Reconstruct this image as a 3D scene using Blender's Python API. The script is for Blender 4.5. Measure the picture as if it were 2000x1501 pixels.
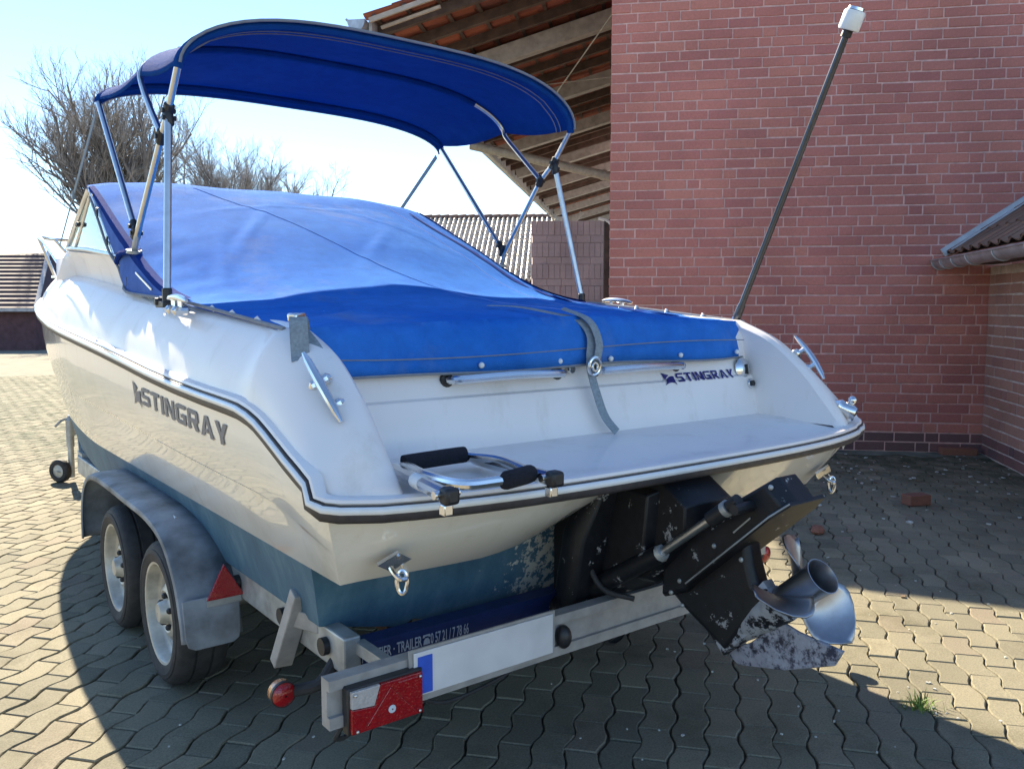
import bpy, math, random
import numpy as np
from mathutils import Vector, Matrix

# ------------------------------------------------------------------ scene, camera, world, sun, exposure
for o in list(bpy.data.objects):
    bpy.data.objects.remove(o, do_unlink=True)
SC = bpy.context.scene
COL = SC.collection
R = math.radians
rng = random.Random(7)

CAM_P = Vector((-1.8178, -3.3, 1.326))
YAW, PITCH = 0.6547, -0.0914
fwd = Vector((math.sin(YAW) * math.cos(PITCH), math.cos(YAW) * math.cos(PITCH), math.sin(PITCH)))
cd = bpy.data.cameras.new('camera')
cam = bpy.data.objects.new('camera', cd)
COL.objects.link(cam)
cam.location = CAM_P
cam.rotation_euler = fwd.to_track_quat('-Z', 'Y').to_euler()
cd.sensor_width = 36
cd.lens = 1648 / 2000 * 36
cd.clip_start = 0.05
cd.clip_end = 3000
SC.camera = cam

SUN_AZ, SUN_EL = R(7.0), R(34.8)          # azimuth measured from +Y towards +X
to_sun = Vector((math.sin(SUN_AZ) * math.cos(SUN_EL), math.cos(SUN_AZ) * math.cos(SUN_EL), math.sin(SUN_EL)))
W = bpy.data.worlds.new('World')
SC.world = W
W.use_nodes = True
wn = W.node_tree
bg = wn.nodes['Background']
sky = wn.nodes.new('ShaderNodeTexSky')
sky.sky_type = 'NISHITA'
sky.sun_disc = False
sky.sun_elevation = SUN_EL
sky.sun_rotation = SUN_AZ
sky.altitude = 0
sky.air_density = 1.0
sky.dust_density = 0.0
sky.ozone_density = 3.6
wn.links.new(sky.outputs['Color'], bg.inputs['Color'])
bg.inputs['Strength'].default_value = 0.072
sl = bpy.data.lights.new('sun', 'SUN')
sl.energy = 4.2
sl.angle = R(0.5)
sl.color = (1.0, 0.87, 0.66)
so = bpy.data.objects.new('sun', sl)
COL.objects.link(so)
so.location = (0, 0, 30)
so.rotation_euler = to_sun.to_track_quat('Z', 'Y').to_euler()
SC.view_settings.view_transform = 'Standard'
SC.view_settings.look = 'None'
SC.view_settings.exposure = 1.9
SC.view_settings.gamma = 1.0
SC.view_settings.use_curve_mapping = False
SC.render.engine = 'CYCLES'
SC.cycles.use_denoising = True
SC.cycles.max_bounces = 7
SC.cycles.diffuse_bounces = 4
SC.cycles.caustics_reflective = False
SC.cycles.caustics_refractive = False
SC.cycles.sample_clamp_indirect = 6

# ------------------------------------------------------------------ helpers
def V(*a):
    return np.array(a, float)

def smooth_interp(x, xs, ys):
    """monotone cubic through the points (xs ascending)"""
    xs = np.asarray(xs, float); ys = np.asarray(ys, float)
    h = np.diff(xs); d = np.diff(ys) / h
    m = np.zeros(len(xs))
    m[0], m[-1] = d[0], d[-1]
    for i in range(1, len(xs) - 1):
        m[i] = 0 if d[i - 1] * d[i] <= 0 else 2 * d[i - 1] * d[i] / (d[i - 1] + d[i])
    x = min(max(x, xs[0]), xs[-1])
    i = int(min(max(np.searchsorted(xs, x) - 1, 0), len(h) - 1))
    t = (x - xs[i]) / h[i]
    return float(ys[i] * (1 + 2 * t) * (1 - t) ** 2 + h[i] * m[i] * t * (1 - t) ** 2
                 + ys[i + 1] * t * t * (3 - 2 * t) + h[i] * m[i + 1] * t * t * (t - 1))

def curve_pts(pts, n):
    """Catmull-Rom resample of a 3-D polyline"""
    P = np.asarray(pts, float)
    P = np.vstack([2 * P[0] - P[1], P, 2 * P[-1] - P[-2]])
    out = []
    segs = len(P) - 3
    for k in range(n):
        s = k / (n - 1) * segs
        i = min(int(s), segs - 1); t = s - i
        a, b, c, d = P[i:i + 4]
        out.append(.5 * (2 * b + (c - a) * t + (2 * a - 5 * b + 4 * c - d) * t * t + (3 * b - a - 3 * c + d) * t ** 3))
    return np.array(out)

class MB:
    def __init__(s):
        s.v = []; s.f = []; s.m = []
    def add(s, vs, fs, mi=0):
        n = len(s.v)
        s.v.extend([tuple(map(float, p)) for p in vs])
        for f in fs:
            s.f.append(tuple(i + n for i in f)); s.m.append(mi)
        return s
    def box(s, c, size, rot=None, mi=0):
        x, y, z = [k / 2 for k in size]
        p = [(-x, -y, -z), (x, -y, -z), (x, y, -z), (-x, y, -z), (-x, -y, z), (x, -y, z), (x, y, z), (-x, y, z)]
        M = rot if rot is not None else Matrix.Identity(3)
        c = Vector(c)
        return s.add([c + M @ Vector(q) for q in p],
                     [(0, 3, 2, 1), (4, 5, 6, 7), (0, 1, 5, 4), (1, 2, 6, 5), (2, 3, 7, 6), (3, 0, 4, 7)], mi)
    def beam(s, a, b, w, h, up=(0, 0, 1), mi=0):
        """box from a to b, w across, h along up"""
        a, b = Vector(a), Vector(b)
        t = (b - a); L = t.length; t.normalize()
        u = Vector(up); sd = t.cross(u)
        if sd.length < 1e-6: sd = t.cross(Vector((1, 0, 0)))
        sd.normalize(); u = sd.cross(t)
        M = Matrix((sd, t, u)).transposed()
        return s.box((a + b) / 2, (w, L, h), M, mi)
    def tube(s, path, r, n=10, mi=0, closed=False, caps=True):
        P = [Vector(p) for p in path]
        k = len(P)
        rr = r if hasattr(r, '__len__') else [r] * k
        prev = None; vs = []; fs = []
        for i in range(k):
            if closed: t = P[(i + 1) % k] - P[i - 1]
            else: t = P[min(i + 1, k - 1)] - P[max(i - 1, 0)]
            t.normalize()
            if prev is None:
                a = Vector((0, 0, 1)) if abs(t.z) < .9 else Vector((1, 0, 0))
                nx = t.cross(a).normalized()
            else:
                nx = prev - t * prev.dot(t)
                nx.normalize()
            prev = nx
            ny = t.cross(nx)
            for j in range(n):
                q = 2 * math.pi * j / n
                vs.append(P[i] + (nx * math.cos(q) + ny * math.sin(q)) * rr[i])
        for i in range(k if closed else k - 1):
            i2 = (i + 1) % k
            for j in range(n):
                j2 = (j + 1) % n
                fs.append((i * n + j, i * n + j2, i2 * n + j2, i2 * n + j))
        if caps and not closed:
            fs.append(tuple(range(n - 1, -1, -1)))
            fs.append(tuple((k - 1) * n + j for j in range(n)))
        return s.add(vs, fs, mi)
    def cyl(s, a, b, r, n=16, mi=0):
        return s.tube([a, b], r, n, mi)
    def grid(s, rows, mi=0, flip=False, closed=False):
        nr, nc = len(rows), len(rows[0])
        vs = [p for r_ in rows for p in r_]
        fs = []
        for i in range(nr - 1):
            for j in range(nc if closed else nc - 1):
                j2 = (j + 1) % nc
                q = (i * nc + j, i * nc + j2, (i + 1) * nc + j2, (i + 1) * nc + j)
                fs.append(q[::-1] if flip else q)
        return s.add(vs, fs, mi)
    def prism(s, poly, fr, h0, h1, mi=0, inset=0.0):
        """poly in 2-D (p,q); fr = (origin, P axis, Q axis, N axis); extruded from h0 to h1 along N"""
        O, A, B, N = [Vector(k) for k in fr]
        n = len(poly)
        cx = sum(p[0] for p in poly) / n; cy = sum(p[1] for p in poly) / n
        def ring(h, k=1.0):
            return [O + A * (cx + (p[0] - cx) * k) + B * (cy + (p[1] - cy) * k) + N * h for p in poly]
        if inset:
            ins = 1 - inset; e = abs(h1 - h0) * .22
            rings = [ring(h0, ins), ring(h0 + e), ring(h1 - e), ring(h1, ins)]
        else:
            rings = [ring(h0), ring(h1)]
        vs = [p for r_ in rings for p in r_]
        fs = [tuple(range(n - 1, -1, -1)), tuple((len(rings) - 1) * n + j for j in range(n))]
        for i in range(len(rings) - 1):
            for j in range(n):
                j2 = (j + 1) % n
                fs.append((i * n + j, i * n + j2, (i + 1) * n + j2, (i + 1) * n + j))
        return s.add(vs, fs, mi)
    def lathe(s, prof, fr, n=32, mi=0, closed_prof=False):
        """prof = [(radius, height)]; fr = (origin, X, Y, axis)"""
        O, A, B, N = [Vector(k) for k in fr]
        k = len(prof); vs = []; fs = []
        for j in range(n):
            q = 2 * math.pi * j / n
            d = A * math.cos(q) + B * math.sin(q)
            for r_, h in prof: vs.append(O + d * r_ + N * h)
        for j in range(n):
            j2 = (j + 1) % n
            for i in range(k if closed_prof else k - 1):
                i2 = (i + 1) % k
                fs.append((j * k + i, j2 * k + i, j2 * k + i2, j * k + i2))
        return s.add(vs, fs, mi)
    def ball(s, c, r, n=10, m=6, mi=0, sc=(1, 1, 1)):
        prof = [(max(r * math.sin(math.pi * i / m), 1e-4), -r * math.cos(math.pi * i / m)) for i in range(m + 1)]
        k0 = len(s.v)
        s.lathe(prof, ((0, 0, 0), (1, 0, 0), (0, 1, 0), (0, 0, 1)), n, mi)
        for i in range(k0, len(s.v)):
            p = s.v[i]; s.v[i] = (c[0] + p[0] * sc[0], c[1] + p[1] * sc[1], c[2] + p[2] * sc[2])
        return s
    def mesh(s, name, mats, smooth=35):
        me = bpy.data.meshes.new(name)
        me.from_pydata(s.v, [], s.f)
        for m in (mats if isinstance(mats, (list, tuple)) else [mats]): me.materials.append(m)
        me.polygons.foreach_set('material_index', s.m)
        if smooth:
            me.polygons.foreach_set('use_smooth', [True] * len(s.f))
            me.set_sharp_from_angle(angle=R(smooth))
        me.validate()
        me.update()
        return me
    def build(s, name, mats, parent=None, smooth=35, bevel=0, fix=True):
        me = s.mesh(name, mats, smooth)
        if fix:
            import bmesh
            bm = bmesh.new(); bm.from_mesh(me)
            bmesh.ops.recalc_face_normals(bm, faces=bm.faces)
            bm.to_mesh(me); bm.free()
            if smooth: me.set_sharp_from_angle(angle=R(smooth))
        o = bpy.data.objects.new(name, me)
        COL.objects.link(o)
        if parent is not None: attach(o, parent)
        if bevel:
            b = o.modifiers.new('edge', 'BEVEL'); b.width = bevel; b.segments = 2; b.limit_method = 'ANGLE'; b.angle_limit = R(40)
            b.harden_normals = False
        return o

def root_loc(o):
    p = Vector((0, 0, 0))
    while o is not None:
        p = p + o.location; o = o.parent
    return p

def attach(o, parent):
    """parent keeps no rotation: the child stays where it stands in the world"""
    o.parent = parent
    o.location = o.location - root_loc(parent)

def tag(o, label=None, cat=None, group=None, kind=None):
    if label: o['label'] = label
    if cat: o['category'] = cat
    if group: o['group'] = group
    if kind: o['kind'] = kind
    return o

def thing(name, loc, label, cat, group=None):
    o = bpy.data.objects.new(name, None)
    o.empty_display_size = .2
    o.location = loc
    COL.objects.link(o)
    return tag(o, label, cat, group)

def copy_tree(o, parent=None):
    c = o.copy(); COL.objects.link(c)
    if parent is not None: c.parent = parent
    for ch in list(o.children): copy_tree(ch, c)
    return c

# ------------------------------------------------------------------ materials
def nmat(name):
    m = bpy.data.materials.new(name); m.use_nodes = True
    nt = m.node_tree
    return m, nt, nt.nodes['Principled BSDF']

def N(nt, typ, **kw):
    n = nt.nodes.new(typ)
    for k, v in kw.items():
        if k.startswith('i_'):
            key = k[2:]
            n.inputs[int(key) if key.isdigit() else key.replace('_', ' ')].default_value = v
        else: setattr(n, k, v)
    return n

def noise(nt, scale, detail=4, rough=.55, coord='Object', sc=(1, 1, 1)):
    tc = N(nt, 'ShaderNodeTexCoord')
    mp = N(nt, 'ShaderNodeMapping'); mp.inputs['Scale'].default_value = sc
    nt.links.new(tc.outputs[coord], mp.inputs[0])
    n = N(nt, 'ShaderNodeTexNoise', i_Scale=scale, i_Detail=detail, i_Roughness=rough)
    nt.links.new(mp.outputs[0], n.inputs['Vector'])
    return n.outputs['Fac']

def ramp(nt, fac, stops):
    r_ = N(nt, 'ShaderNodeValToRGB')
    e = r_.color_ramp.elements
    while len(e) < len(stops): e.new(.5)
    for k, (p, c) in enumerate(stops):
        e[k].position = p; e[k].color = (*c, 1) if len(c) == 3 else c
    nt.links.new(fac, r_.inputs[0])
    return r_.outputs['Color']

def mix(nt, fac, a, b, blend='MIX'):
    m = N(nt, 'ShaderNodeMix', data_type='RGBA', blend_type=blend)
    for sock, val in ((m.inputs[0], fac), (m.inputs[6], a), (m.inputs[7], b)):
        if isinstance(val, (int, float)): sock.default_value = val
        elif isinstance(val, tuple): sock.default_value = (*val, 1)
        else: nt.links.new(val, sock)
    return m.outputs[2]

def bump(nt, bsdf, height, strength=.3, dist=.01):
    b = N(nt, 'ShaderNodeBump', i_Strength=strength, i_Distance=dist)
    nt.links.new(height, b.inputs['Height'])
    nt.links.new(b.outputs[0], bsdf.inputs['Normal'])

def simple(name, c, rough=.5, metal=0, var=.12, scale=30, bmp=0, spec=.5, coat=0, coord='Object', bscale=None):
    m, nt, p = nmat(name)
    f = noise(nt, scale, coord=coord)
    lo = tuple(max(k * (1 - var), 0) for k in c); hi = tuple(min(k * (1 + var), 1) for k in c)
    nt.links.new(ramp(nt, f, [(.3, lo), (.7, hi)]), p.inputs['Base Color'])
    p.inputs['Roughness'].default_value = rough
    p.inputs['Metallic'].default_value = metal
    p.inputs['Specular IOR Level'].default_value = spec
    p.inputs['Coat Weight'].default_value = coat
    p.inputs['Coat Roughness'].default_value = .08
    if bmp: bump(nt, p, noise(nt, bscale or scale * 3, coord=coord), bmp, .004)
    return m

def rnd_fac(nt):
    """one random number per object and per loose piece"""
    oi = N(nt, 'ShaderNodeObjectInfo'); ge = N(nt, 'ShaderNodeNewGeometry')
    a = N(nt, 'ShaderNodeMath', operation='ADD'); f = N(nt, 'ShaderNodeMath', operation='FRACT')
    nt.links.new(oi.outputs['Random'], a.inputs[0]); nt.links.new(ge.outputs['Random Per Island'], a.inputs[1])
    nt.links.new(a.outputs[0], f.inputs[0])
    return f.outputs[0]

M = {}
def mat_brick(name, cols, dirt=.25):
    m, nt, p = nmat(name)
    r_ = rnd_fac(nt)
    base = ramp(nt, r_, [(i / max(len(cols) - 1, 1), c) for i, c in enumerate(cols)])
    g = noise(nt, 55, 5, .65, 'Object')
    col = mix(nt, .55, base, mix(nt, 1.0, base, ramp(nt, g, [(.25, (.72, .7, .7)), (.75, (1.25, 1.2, 1.2))]), 'MULTIPLY'))
    big = noise(nt, 1.1, 4, .6, 'Object')
    geo = N(nt, 'ShaderNodeNewGeometry')
    nz = N(nt, 'ShaderNodeTexNoise', i_Scale=1.3, i_Detail=5)
    nt.links.new(geo.outputs['Position'], nz.inputs['Vector'])
    col = mix(nt, 1.0, col, ramp(nt, nz.outputs['Fac'], [(.3, (1 - dirt,) * 3), (.7, (1.1, 1.08, 1.06))]), 'MULTIPLY')
    nt.links.new(col, p.inputs['Base Color'])
    p.inputs['Roughness'].default_value = .85
    bump(nt, p, noise(nt, 120, 4, .6), .5, .003)
    return m
M['brick'] = mat_brick('red_brick', [(.54, .205, .172), (.57, .22, .18), (.52, .195, .168), (.61, .245, .19), (.55, .21, .175), (.48, .18, .16), (.58, .23, .18)])
M['shade_damp_rows'] = mat_brick('shade_damp_brick', [(.17, .095, .10), (.22, .11, .11), (.15, .09, .10)])  # lowest courses: shade at the wall foot and damp stain, put into the brick colour
M['annex_brick'] = mat_brick('annex_brick', [(.40, .22, .18), (.46, .26, .20), (.36, .19, .16), (.43, .235, .18)])
M['purple_brick'] = mat_brick('purple_brick', [(.46, .39, .42), (.50, .42, .45), (.43, .36, .40), (.48, .40, .42)], .3)
M['loose_brick'] = mat_brick('loose_brick', [(.30, .13, .08), (.26, .11, .08)])
M['mortar'] = simple('mortar', (.66, .42, .38), .95, var=.2, scale=18, bmp=.6)
M['mortar_dark'] = simple('mortar_dark', (.58, .50, .46), .95, var=.25, scale=12, bmp=.6)

def mat_paver():
    m, nt, p = nmat('concrete_paver')
    r_ = rnd_fac(nt)
    base = ramp(nt, r_, [(0, (.215, .20, .15)), (.3, (.27, .25, .185)), (.6, (.19, .18, .138)), (.85, (.29, .265, .195)), (1, (.235, .205, .16))])
    geo = N(nt, 'ShaderNodeNewGeometry')
    def nz(s, d, rg=.6):
        n = N(nt, 'ShaderNodeTexNoise', i_Scale=s, i_Detail=d, i_Roughness=rg)
        nt.links.new(geo.outputs['Position'], n.inputs['Vector']); return n.outputs['Fac']
    col = mix(nt, 1.0, base, ramp(nt, nz(170, 5, .75), [(.28, (.62, .61, .60)), (.5, (1, 1, 1)), (.74, (1.42, 1.4, 1.36))]), 'MULTIPLY')
    col = mix(nt, 1.0, col, ramp(nt, nz(.9, 5), [(.3, (.80, .80, .79)), (.7, (1.12, 1.1, 1.06))]), 'MULTIPLY')
    stain = ramp(nt, nz(2.4, 7, .72), [(.50, (0, 0, 0)), (.70, (1, 1, 1))])
    col = mix(nt, stain, col, mix(nt, 1.0, col, (.66, .66, .63), 'MULTIPLY'))
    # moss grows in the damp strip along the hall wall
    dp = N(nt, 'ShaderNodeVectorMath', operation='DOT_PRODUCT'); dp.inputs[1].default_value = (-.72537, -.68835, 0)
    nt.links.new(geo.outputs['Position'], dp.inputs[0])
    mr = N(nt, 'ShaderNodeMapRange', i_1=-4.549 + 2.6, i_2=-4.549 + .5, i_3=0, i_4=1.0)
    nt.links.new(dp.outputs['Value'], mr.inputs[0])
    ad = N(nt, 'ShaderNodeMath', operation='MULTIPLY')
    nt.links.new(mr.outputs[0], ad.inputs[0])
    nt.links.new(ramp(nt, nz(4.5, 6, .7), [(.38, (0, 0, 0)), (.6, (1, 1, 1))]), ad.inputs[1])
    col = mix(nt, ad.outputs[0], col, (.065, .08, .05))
    nt.links.new(col, p.inputs['Base Color'])
    p.inputs['Roughness'].default_value = .82
    p.inputs['Specular IOR Level'].default_value = .12
    bump(nt, p, nz(260, 4, .7), .45, .004)
    return m
M['paver'] = mat_paver()
M['joint'] = simple('joint_dirt', (.085, .075, .05), .95, var=.45, scale=9, bmp=.7)
M['far_ground'] = simple('far_paving', (.235, .217, .168), 1.0, var=.14, scale=2.2, bmp=.3)
M['concrete_strip'] = simple('mossy_concrete', (.17, .18, .135), .95, var=.5, scale=5, bmp=.8)

def mat_gel(name, c, c2, rough=.18, coat=.9):
    m, nt, p = nmat(name)
    f = noise(nt, 2.3, 5)
    col = ramp(nt, f, [(.35, c2), (.62, c)])
    st = noise(nt, 9, 6, .7, sc=(1, 1, .35))
    col = mix(nt, 1.0, col, ramp(nt, st, [(.24, (.87, .85, .81)), (.46, (1, 1, 1))]), 'MULTIPLY')
    nt.links.new(col, p.inputs['Base Color'])
    rr = N(nt, 'ShaderNodeMapRange', i_3=rough * .7, i_4=rough * 1.8)
    nt.links.new(noise(nt, 5, 5), rr.inputs[0]); nt.links.new(rr.outputs[0], p.inputs['Roughness'])
    p.inputs['Coat Weight'].default_value = coat; p.inputs['Coat Roughness'].default_value = .03
    bump(nt, p, noise(nt, 3.0, 2), .03, .02)
    return m
M['gel'] = mat_gel('white_gelcoat', (.88, .83, .74), (.84, .78, .68))
M['gel_deck'] = mat_gel('deck_gelcoat', (.90, .835, .79), (.87, .80, .755), .38, .22)
def mat_antifoul():
    m, nt, p = nmat('blue_antifouling')
    f = noise(nt, 7, 6, .7, sc=(1, 1, .3))
    col = ramp(nt, f, [(.25, (.03, .08, .14)), (.5, (.06, .14, .205)), (.75, (.13, .22, .28))])
    dx = N(nt, 'ShaderNodeTexCoord'); sx_ = N(nt, 'ShaderNodeSeparateXYZ'); nt.links.new(dx.outputs['Object'], sx_.inputs[0])
    ab = N(nt, 'ShaderNodeMath', operation='ABSOLUTE'); nt.links.new(sx_.outputs[0], ab.inputs[0])
    mr = N(nt, 'ShaderNodeMapRange', i_1=.42, i_2=.18, i_3=0, i_4=.22); nt.links.new(ab.outputs[0], mr.inputs[0])
    sm = N(nt, 'ShaderNodeMath', operation='ADD'); nt.links.new(noise(nt, 32, 6, .75), sm.inputs[0]); nt.links.new(mr.outputs[0], sm.inputs[1])
    sc = ramp(nt, sm.outputs[0], [(.70, (0, 0, 0)), (.73, (1, 1, 1))])
    col = mix(nt, sc, col, (.62, .58, .50))
    nt.links.new(col, p.inputs['Base Color'])
    p.inputs['Roughness'].default_value = .62
    bump(nt, p, noise(nt, 40, 5), .35, .003)
    return m
M['antifoul'] = mat_antifoul()
def mat_canvas(name, c, faded, transl=0.0, sheen=.35, wr=.5):
    m, nt, p = nmat(name)
    f = noise(nt, 1.6, 5, .6)
    col = ramp(nt, f, [(.3, c), (.75, faded)])
    st_ = ramp(nt, noise(nt, 2.6, 6, .62, sc=(1, .7, 1)), [(.56, (0, 0, 0)), (.78, (.42, .42, .42))])
    col = mix(nt, st_, col, (.30, .34, .42)) if name == 'cover_canvas' else col
    wv = ramp(nt, noise(nt, 14, 6, .7), [(.3, (.86, .86, .88)), (.7, (1.12, 1.12, 1.1))])
    col = mix(nt, 1.0, col, wv, 'MULTIPLY')
    sp = ramp(nt, noise(nt, 38, 3), [(.74, (0, 0, 0)), (.78, (1, 1, 1))])
    col = mix(nt, sp, col, tuple(min(k * 1.5 + .03, 1) for k in faded))
    nt.links.new(col, p.inputs['Base Color'])
    p.inputs['Roughness'].default_value = .9
    p.inputs['Specular IOR Level'].default_value = .05
    p.inputs['Sheen Weight'].default_value = sheen
    p.inputs['Sheen Roughness'].default_value = .4
    h = N(nt, 'ShaderNodeMath', operation='ADD')
    nt.links.new(noise(nt, 4.5, 4, .55, sc=(1, 2.2, 1)), h.inputs[0])
    nt.links.new(noise(nt, 420, 2), h.inputs[1])
    bump(nt, p, h.outputs[0], wr, .012)
    if transl:
        t = N(nt, 'ShaderNodeBsdfTranslucent'); nt.links.new(col, t.inputs['Color'])
        mx = N(nt, 'ShaderNodeMixShader', i_0=transl)
        nt.links.new(p.outputs[0], mx.inputs[1]); nt.links.new(t.outputs[0], mx.inputs[2])
        nt.links.new(mx.outputs[0], nt.nodes['Material Output'].inputs[0])
    return m
M['cover'] = mat_canvas('cover_canvas', (.016, .15, .60), (.055, .24, .72), 0, 0)
M['cover_side'] = mat_canvas('cover_side_canvas', (.09, .17, .50), (.13, .23, .56), 0, 0)
M['bimini'] = mat_canvas('bimini_canvas', (.010, .072, .33), (.014, .095, .39), .30, 0, .4)
M['navy'] = mat_canvas('navy_piping', (.008, .035, .22), (.010, .045, .27), 0, 0)
M['grey_hem'] = simple('grey_binding', (.22, .235, .27), .85)
M['seam_thread'] = simple('pale_seam', (.16, .28, .66), .9)
M['strap'] = simple('grey_webbing', (.25, .29, .32), .85, var=.2, scale=120, bmp=.4)
M['chrome'] = simple('polished_steel', (.74, .74, .74), .2, 1, var=.05, scale=8)
M['alu'] = simple('brushed_aluminium', (.62, .62, .61), .32, 1, var=.1, scale=30)
M['galv'] = simple('galvanised_steel', (.42, .43, .42), .5, .55, var=.28, scale=14, bmp=.2)
M['galv_bar'] = simple('weathered_light_bar', (.36, .34, .32), .6, .2, var=.18, scale=18, bmp=.2)
M['black_plastic'] = simple('black_plastic', (.018, .018, .02), .45, var=.3)
M['rubber'] = simple('tyre_rubber', (.030, .029, .030), .75, var=.35, scale=25, bmp=.3)
M['rail_rubber'] = simple('rub_rail_rubber', (.05, .044, .046), .5, var=.25, scale=40)
M['white_vinyl'] = simple('white_vinyl', (.80, .80, .79), .22, var=.04)
M['rim'] = simple('dirty_rim_paint', (.50, .47, .40), .42, .25, var=.25, scale=16, bmp=.15)
M['fender'] = simple('weathered_grey_plastic', (.19, .215, .245), .55, var=.6, scale=7, bmp=.25)
M['flap'] = simple('dusty_plastic', (.20, .19, .19), .75, var=.3, scale=12, bmp=.2)
M['foam'] = simple('black_foam', (.012, .013, .022), .95, var=.4, scale=200, bmp=.9)
M['grey_print'] = simple('grey_vinyl_lettering', (.17, .165, .18), .5, var=.06)
M['navy_print'] = simple('navy_vinyl_lettering', (.022, .018, .16), .4, var=.06)
M['white_print'] = simple('white_lettering', (.60, .64, .70), .6, var=.1)
M['sign_blue'] = simple('blue_trailer_sticker', (.018, .035, .13), .5, var=.2, scale=20)
def lens(name, c, rough=.12):
    m, nt, p = nmat(name)
    f = noise(nt, 60, 2)
    nt.links.new(ramp(nt, f, [(.3, tuple(k * .8 for k in c)), (.7, c)]), p.inputs['Base Color'])
    p.inputs['Roughness'].default_value = rough
    p.inputs['Coat Weight'].default_value = .6
    vt = N(nt, 'ShaderNodeTexVoronoi', i_Scale=150)
    tc = N(nt, 'ShaderNodeTexCoord'); nt.links.new(tc.outputs['Object'], vt.inputs['Vector'])
    bump(nt, p, vt.outputs['Distance'], .35, .004)
    return m
M['red_lens'] = lens('red_lens', (.36, .004, .008))
M['clear_lens'] = lens('clear_lens', (.55, .50, .47))
M['amber_lens'] = lens('amber_lens', (.75, .30, .10))
M['plate'] = simple('blank_number_plate', (.66, .64, .64), .5, var=.12, scale=6)
M['plate_blue'] = simple('plate_blue_band', (.03, .10, .55), .5)
def mat_peel(name, base, show, lo, hi, scale=9):
    m, nt, p = nmat(name)
    f = noise(nt, scale, 7, .72)
    f2 = N(nt, 'ShaderNodeMath', operation='MULTIPLY_ADD'); nt.links.new(noise(nt, scale * 7, 5, .7), f2.inputs[0]); f2.inputs[1].default_value = .22; nt.links.new(f, f2.inputs[2])
    s2 = N(nt, 'ShaderNodeMath', operation='SUBTRACT'); nt.links.new(f2.outputs[0], s2.inputs[0]); s2.inputs[1].default_value = .11
    k = ramp(nt, s2.outputs[0], [(lo, (0, 0, 0)), (hi + .012, (1, 1, 1))])
    g = noise(nt, 40, 4)
    c1 = ramp(nt, g, [(.3, tuple(q * .6 for q in base)), (.7, tuple(q * 1.6 for q in base))])
    c2 = ramp(nt, g, [(.3, tuple(q * .7 for q in show)), (.7, show)])
    nt.links.new(mix(nt, k, c1, c2), p.inputs['Base Color'])
    p.inputs['Roughness'].default_value = .5
    bump(nt, p, f, .25, .006)
    return m
M['drive_black'] = mat_peel('chipped_black_paint', (.006, .0065, .009), (.40, .39, .38), .625, .637, 16)
M['drive_worn'] = mat_peel('peeling_black_paint', (.007, .008, .012), (.42, .42, .44), .47, .49, 14)
M['skeg'] = mat_peel('bare_skeg_metal', (.03, .03, .05), (.42, .42, .48), .40, .50, 26)
M['prop'] = simple('stainless_propeller', (.36, .36, .38), .36, 1, var=.25, scale=10)
def mat_glass():
    m, nt, p = nmat('tinted_window_glass')
    nt.links.new(ramp(nt, noise(nt, 3), [(.3, (.55, .72, .70)), (.7, (.62, .78, .76))]), p.inputs['Base Color'])
    p.inputs['Roughness'].default_value = .02
    p.inputs['Transmission Weight'].default_value = 1
    p.inputs['IOR'].default_value = 1.15
    p.inputs['Coat Weight'].default_value = .3
    return m
M['glass'] = mat_glass()
M['bark'] = simple('grey_bark', (.19, .175, .165), .95, var=.35, scale=3)
M['twig'] = simple('twig_bark', (.34, .32, .30), .95, var=.3, scale=3)
M['wood_old'] = simple('old_brown_timber', (.085, .062, .056), .85, var=.35, scale=8, bmp=.3)
M['wood_grey'] = simple('grey_timber', (.37, .385, .41), .85, var=.22, scale=9, bmp=.3)
M['lath'] = simple('pale_lath', (.42, .36, .31), .85, var=.2, scale=9)
M['tile'] = mat_brick('clay_tile', [(.36, .12, .075), (.30, .10, .07), (.42, .15, .095), (.24, .09, .075), (.33, .11, .08)], .35)
M['tile_old'] = mat_brick('weathered_brown_tile', [(.20, .12, .09), (.25, .15, .11), (.17, .11, .09), (.28, .16, .11)], .35)
M['zinc'] = simple('zinc_sheet', (.44, .46, .50), .42, .7, var=.22, scale=11)
M['zinc_light'] = simple('pale_lead_flashing', (.50, .53, .58), .5, .3, var=.12, scale=11)
M['barn_tile'] = simple('glazed_barn_tile', (.62, .54, .44), .3, var=.3, scale=3)
M['dark_roof'] = simple('dark_barn_tile', (.085, .06, .07), .8, var=.25, scale=3, bmp=.3)
M['dark_wall'] = simple('dark_brick_wall', (.10, .055, .065), .9, var=.25, scale=5, bmp=.3)
M['slate'] = simple('slate_blue_sheet', (.085, .12, .17), .6, var=.15, scale=2)
M['grass'] = simple('grass_blade', (.13, .22, .035), .6, var=.35, scale=30)
M['debris'] = simple('pale_chippings', (.50, .50, .47), .9, var=.3, scale=40)
M['leaf_dry'] = simple('dry_leaf', (.16, .11, .07), .9, var=.3, scale=40)
M['lamp_white'] = simple('opal_lamp_glass', (.82, .82, .80), .3, var=.03)
M['pole'] = simple('black_anodised_pole', (.10, .10, .105), .22, .7, var=.1)
# ------------------------------------------------------------------ the hall's frame of reference
HP = Vector((6.16, .117, 0))
TH = R(-46.5)
HU = Vector((math.cos(TH), math.sin(TH), 0))          # along the hall front, to the right
HN = Vector((HU.y, -HU.x, 0))                         # out of the hall front, towards the yard
def H(u, off, z): return HP + HU * u + HN * off + Vector((0, 0, z))
HROT = Matrix((HU, -HN, Vector((0, 0, 1)))).transposed()   # local x along the wall, y into it

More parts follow.
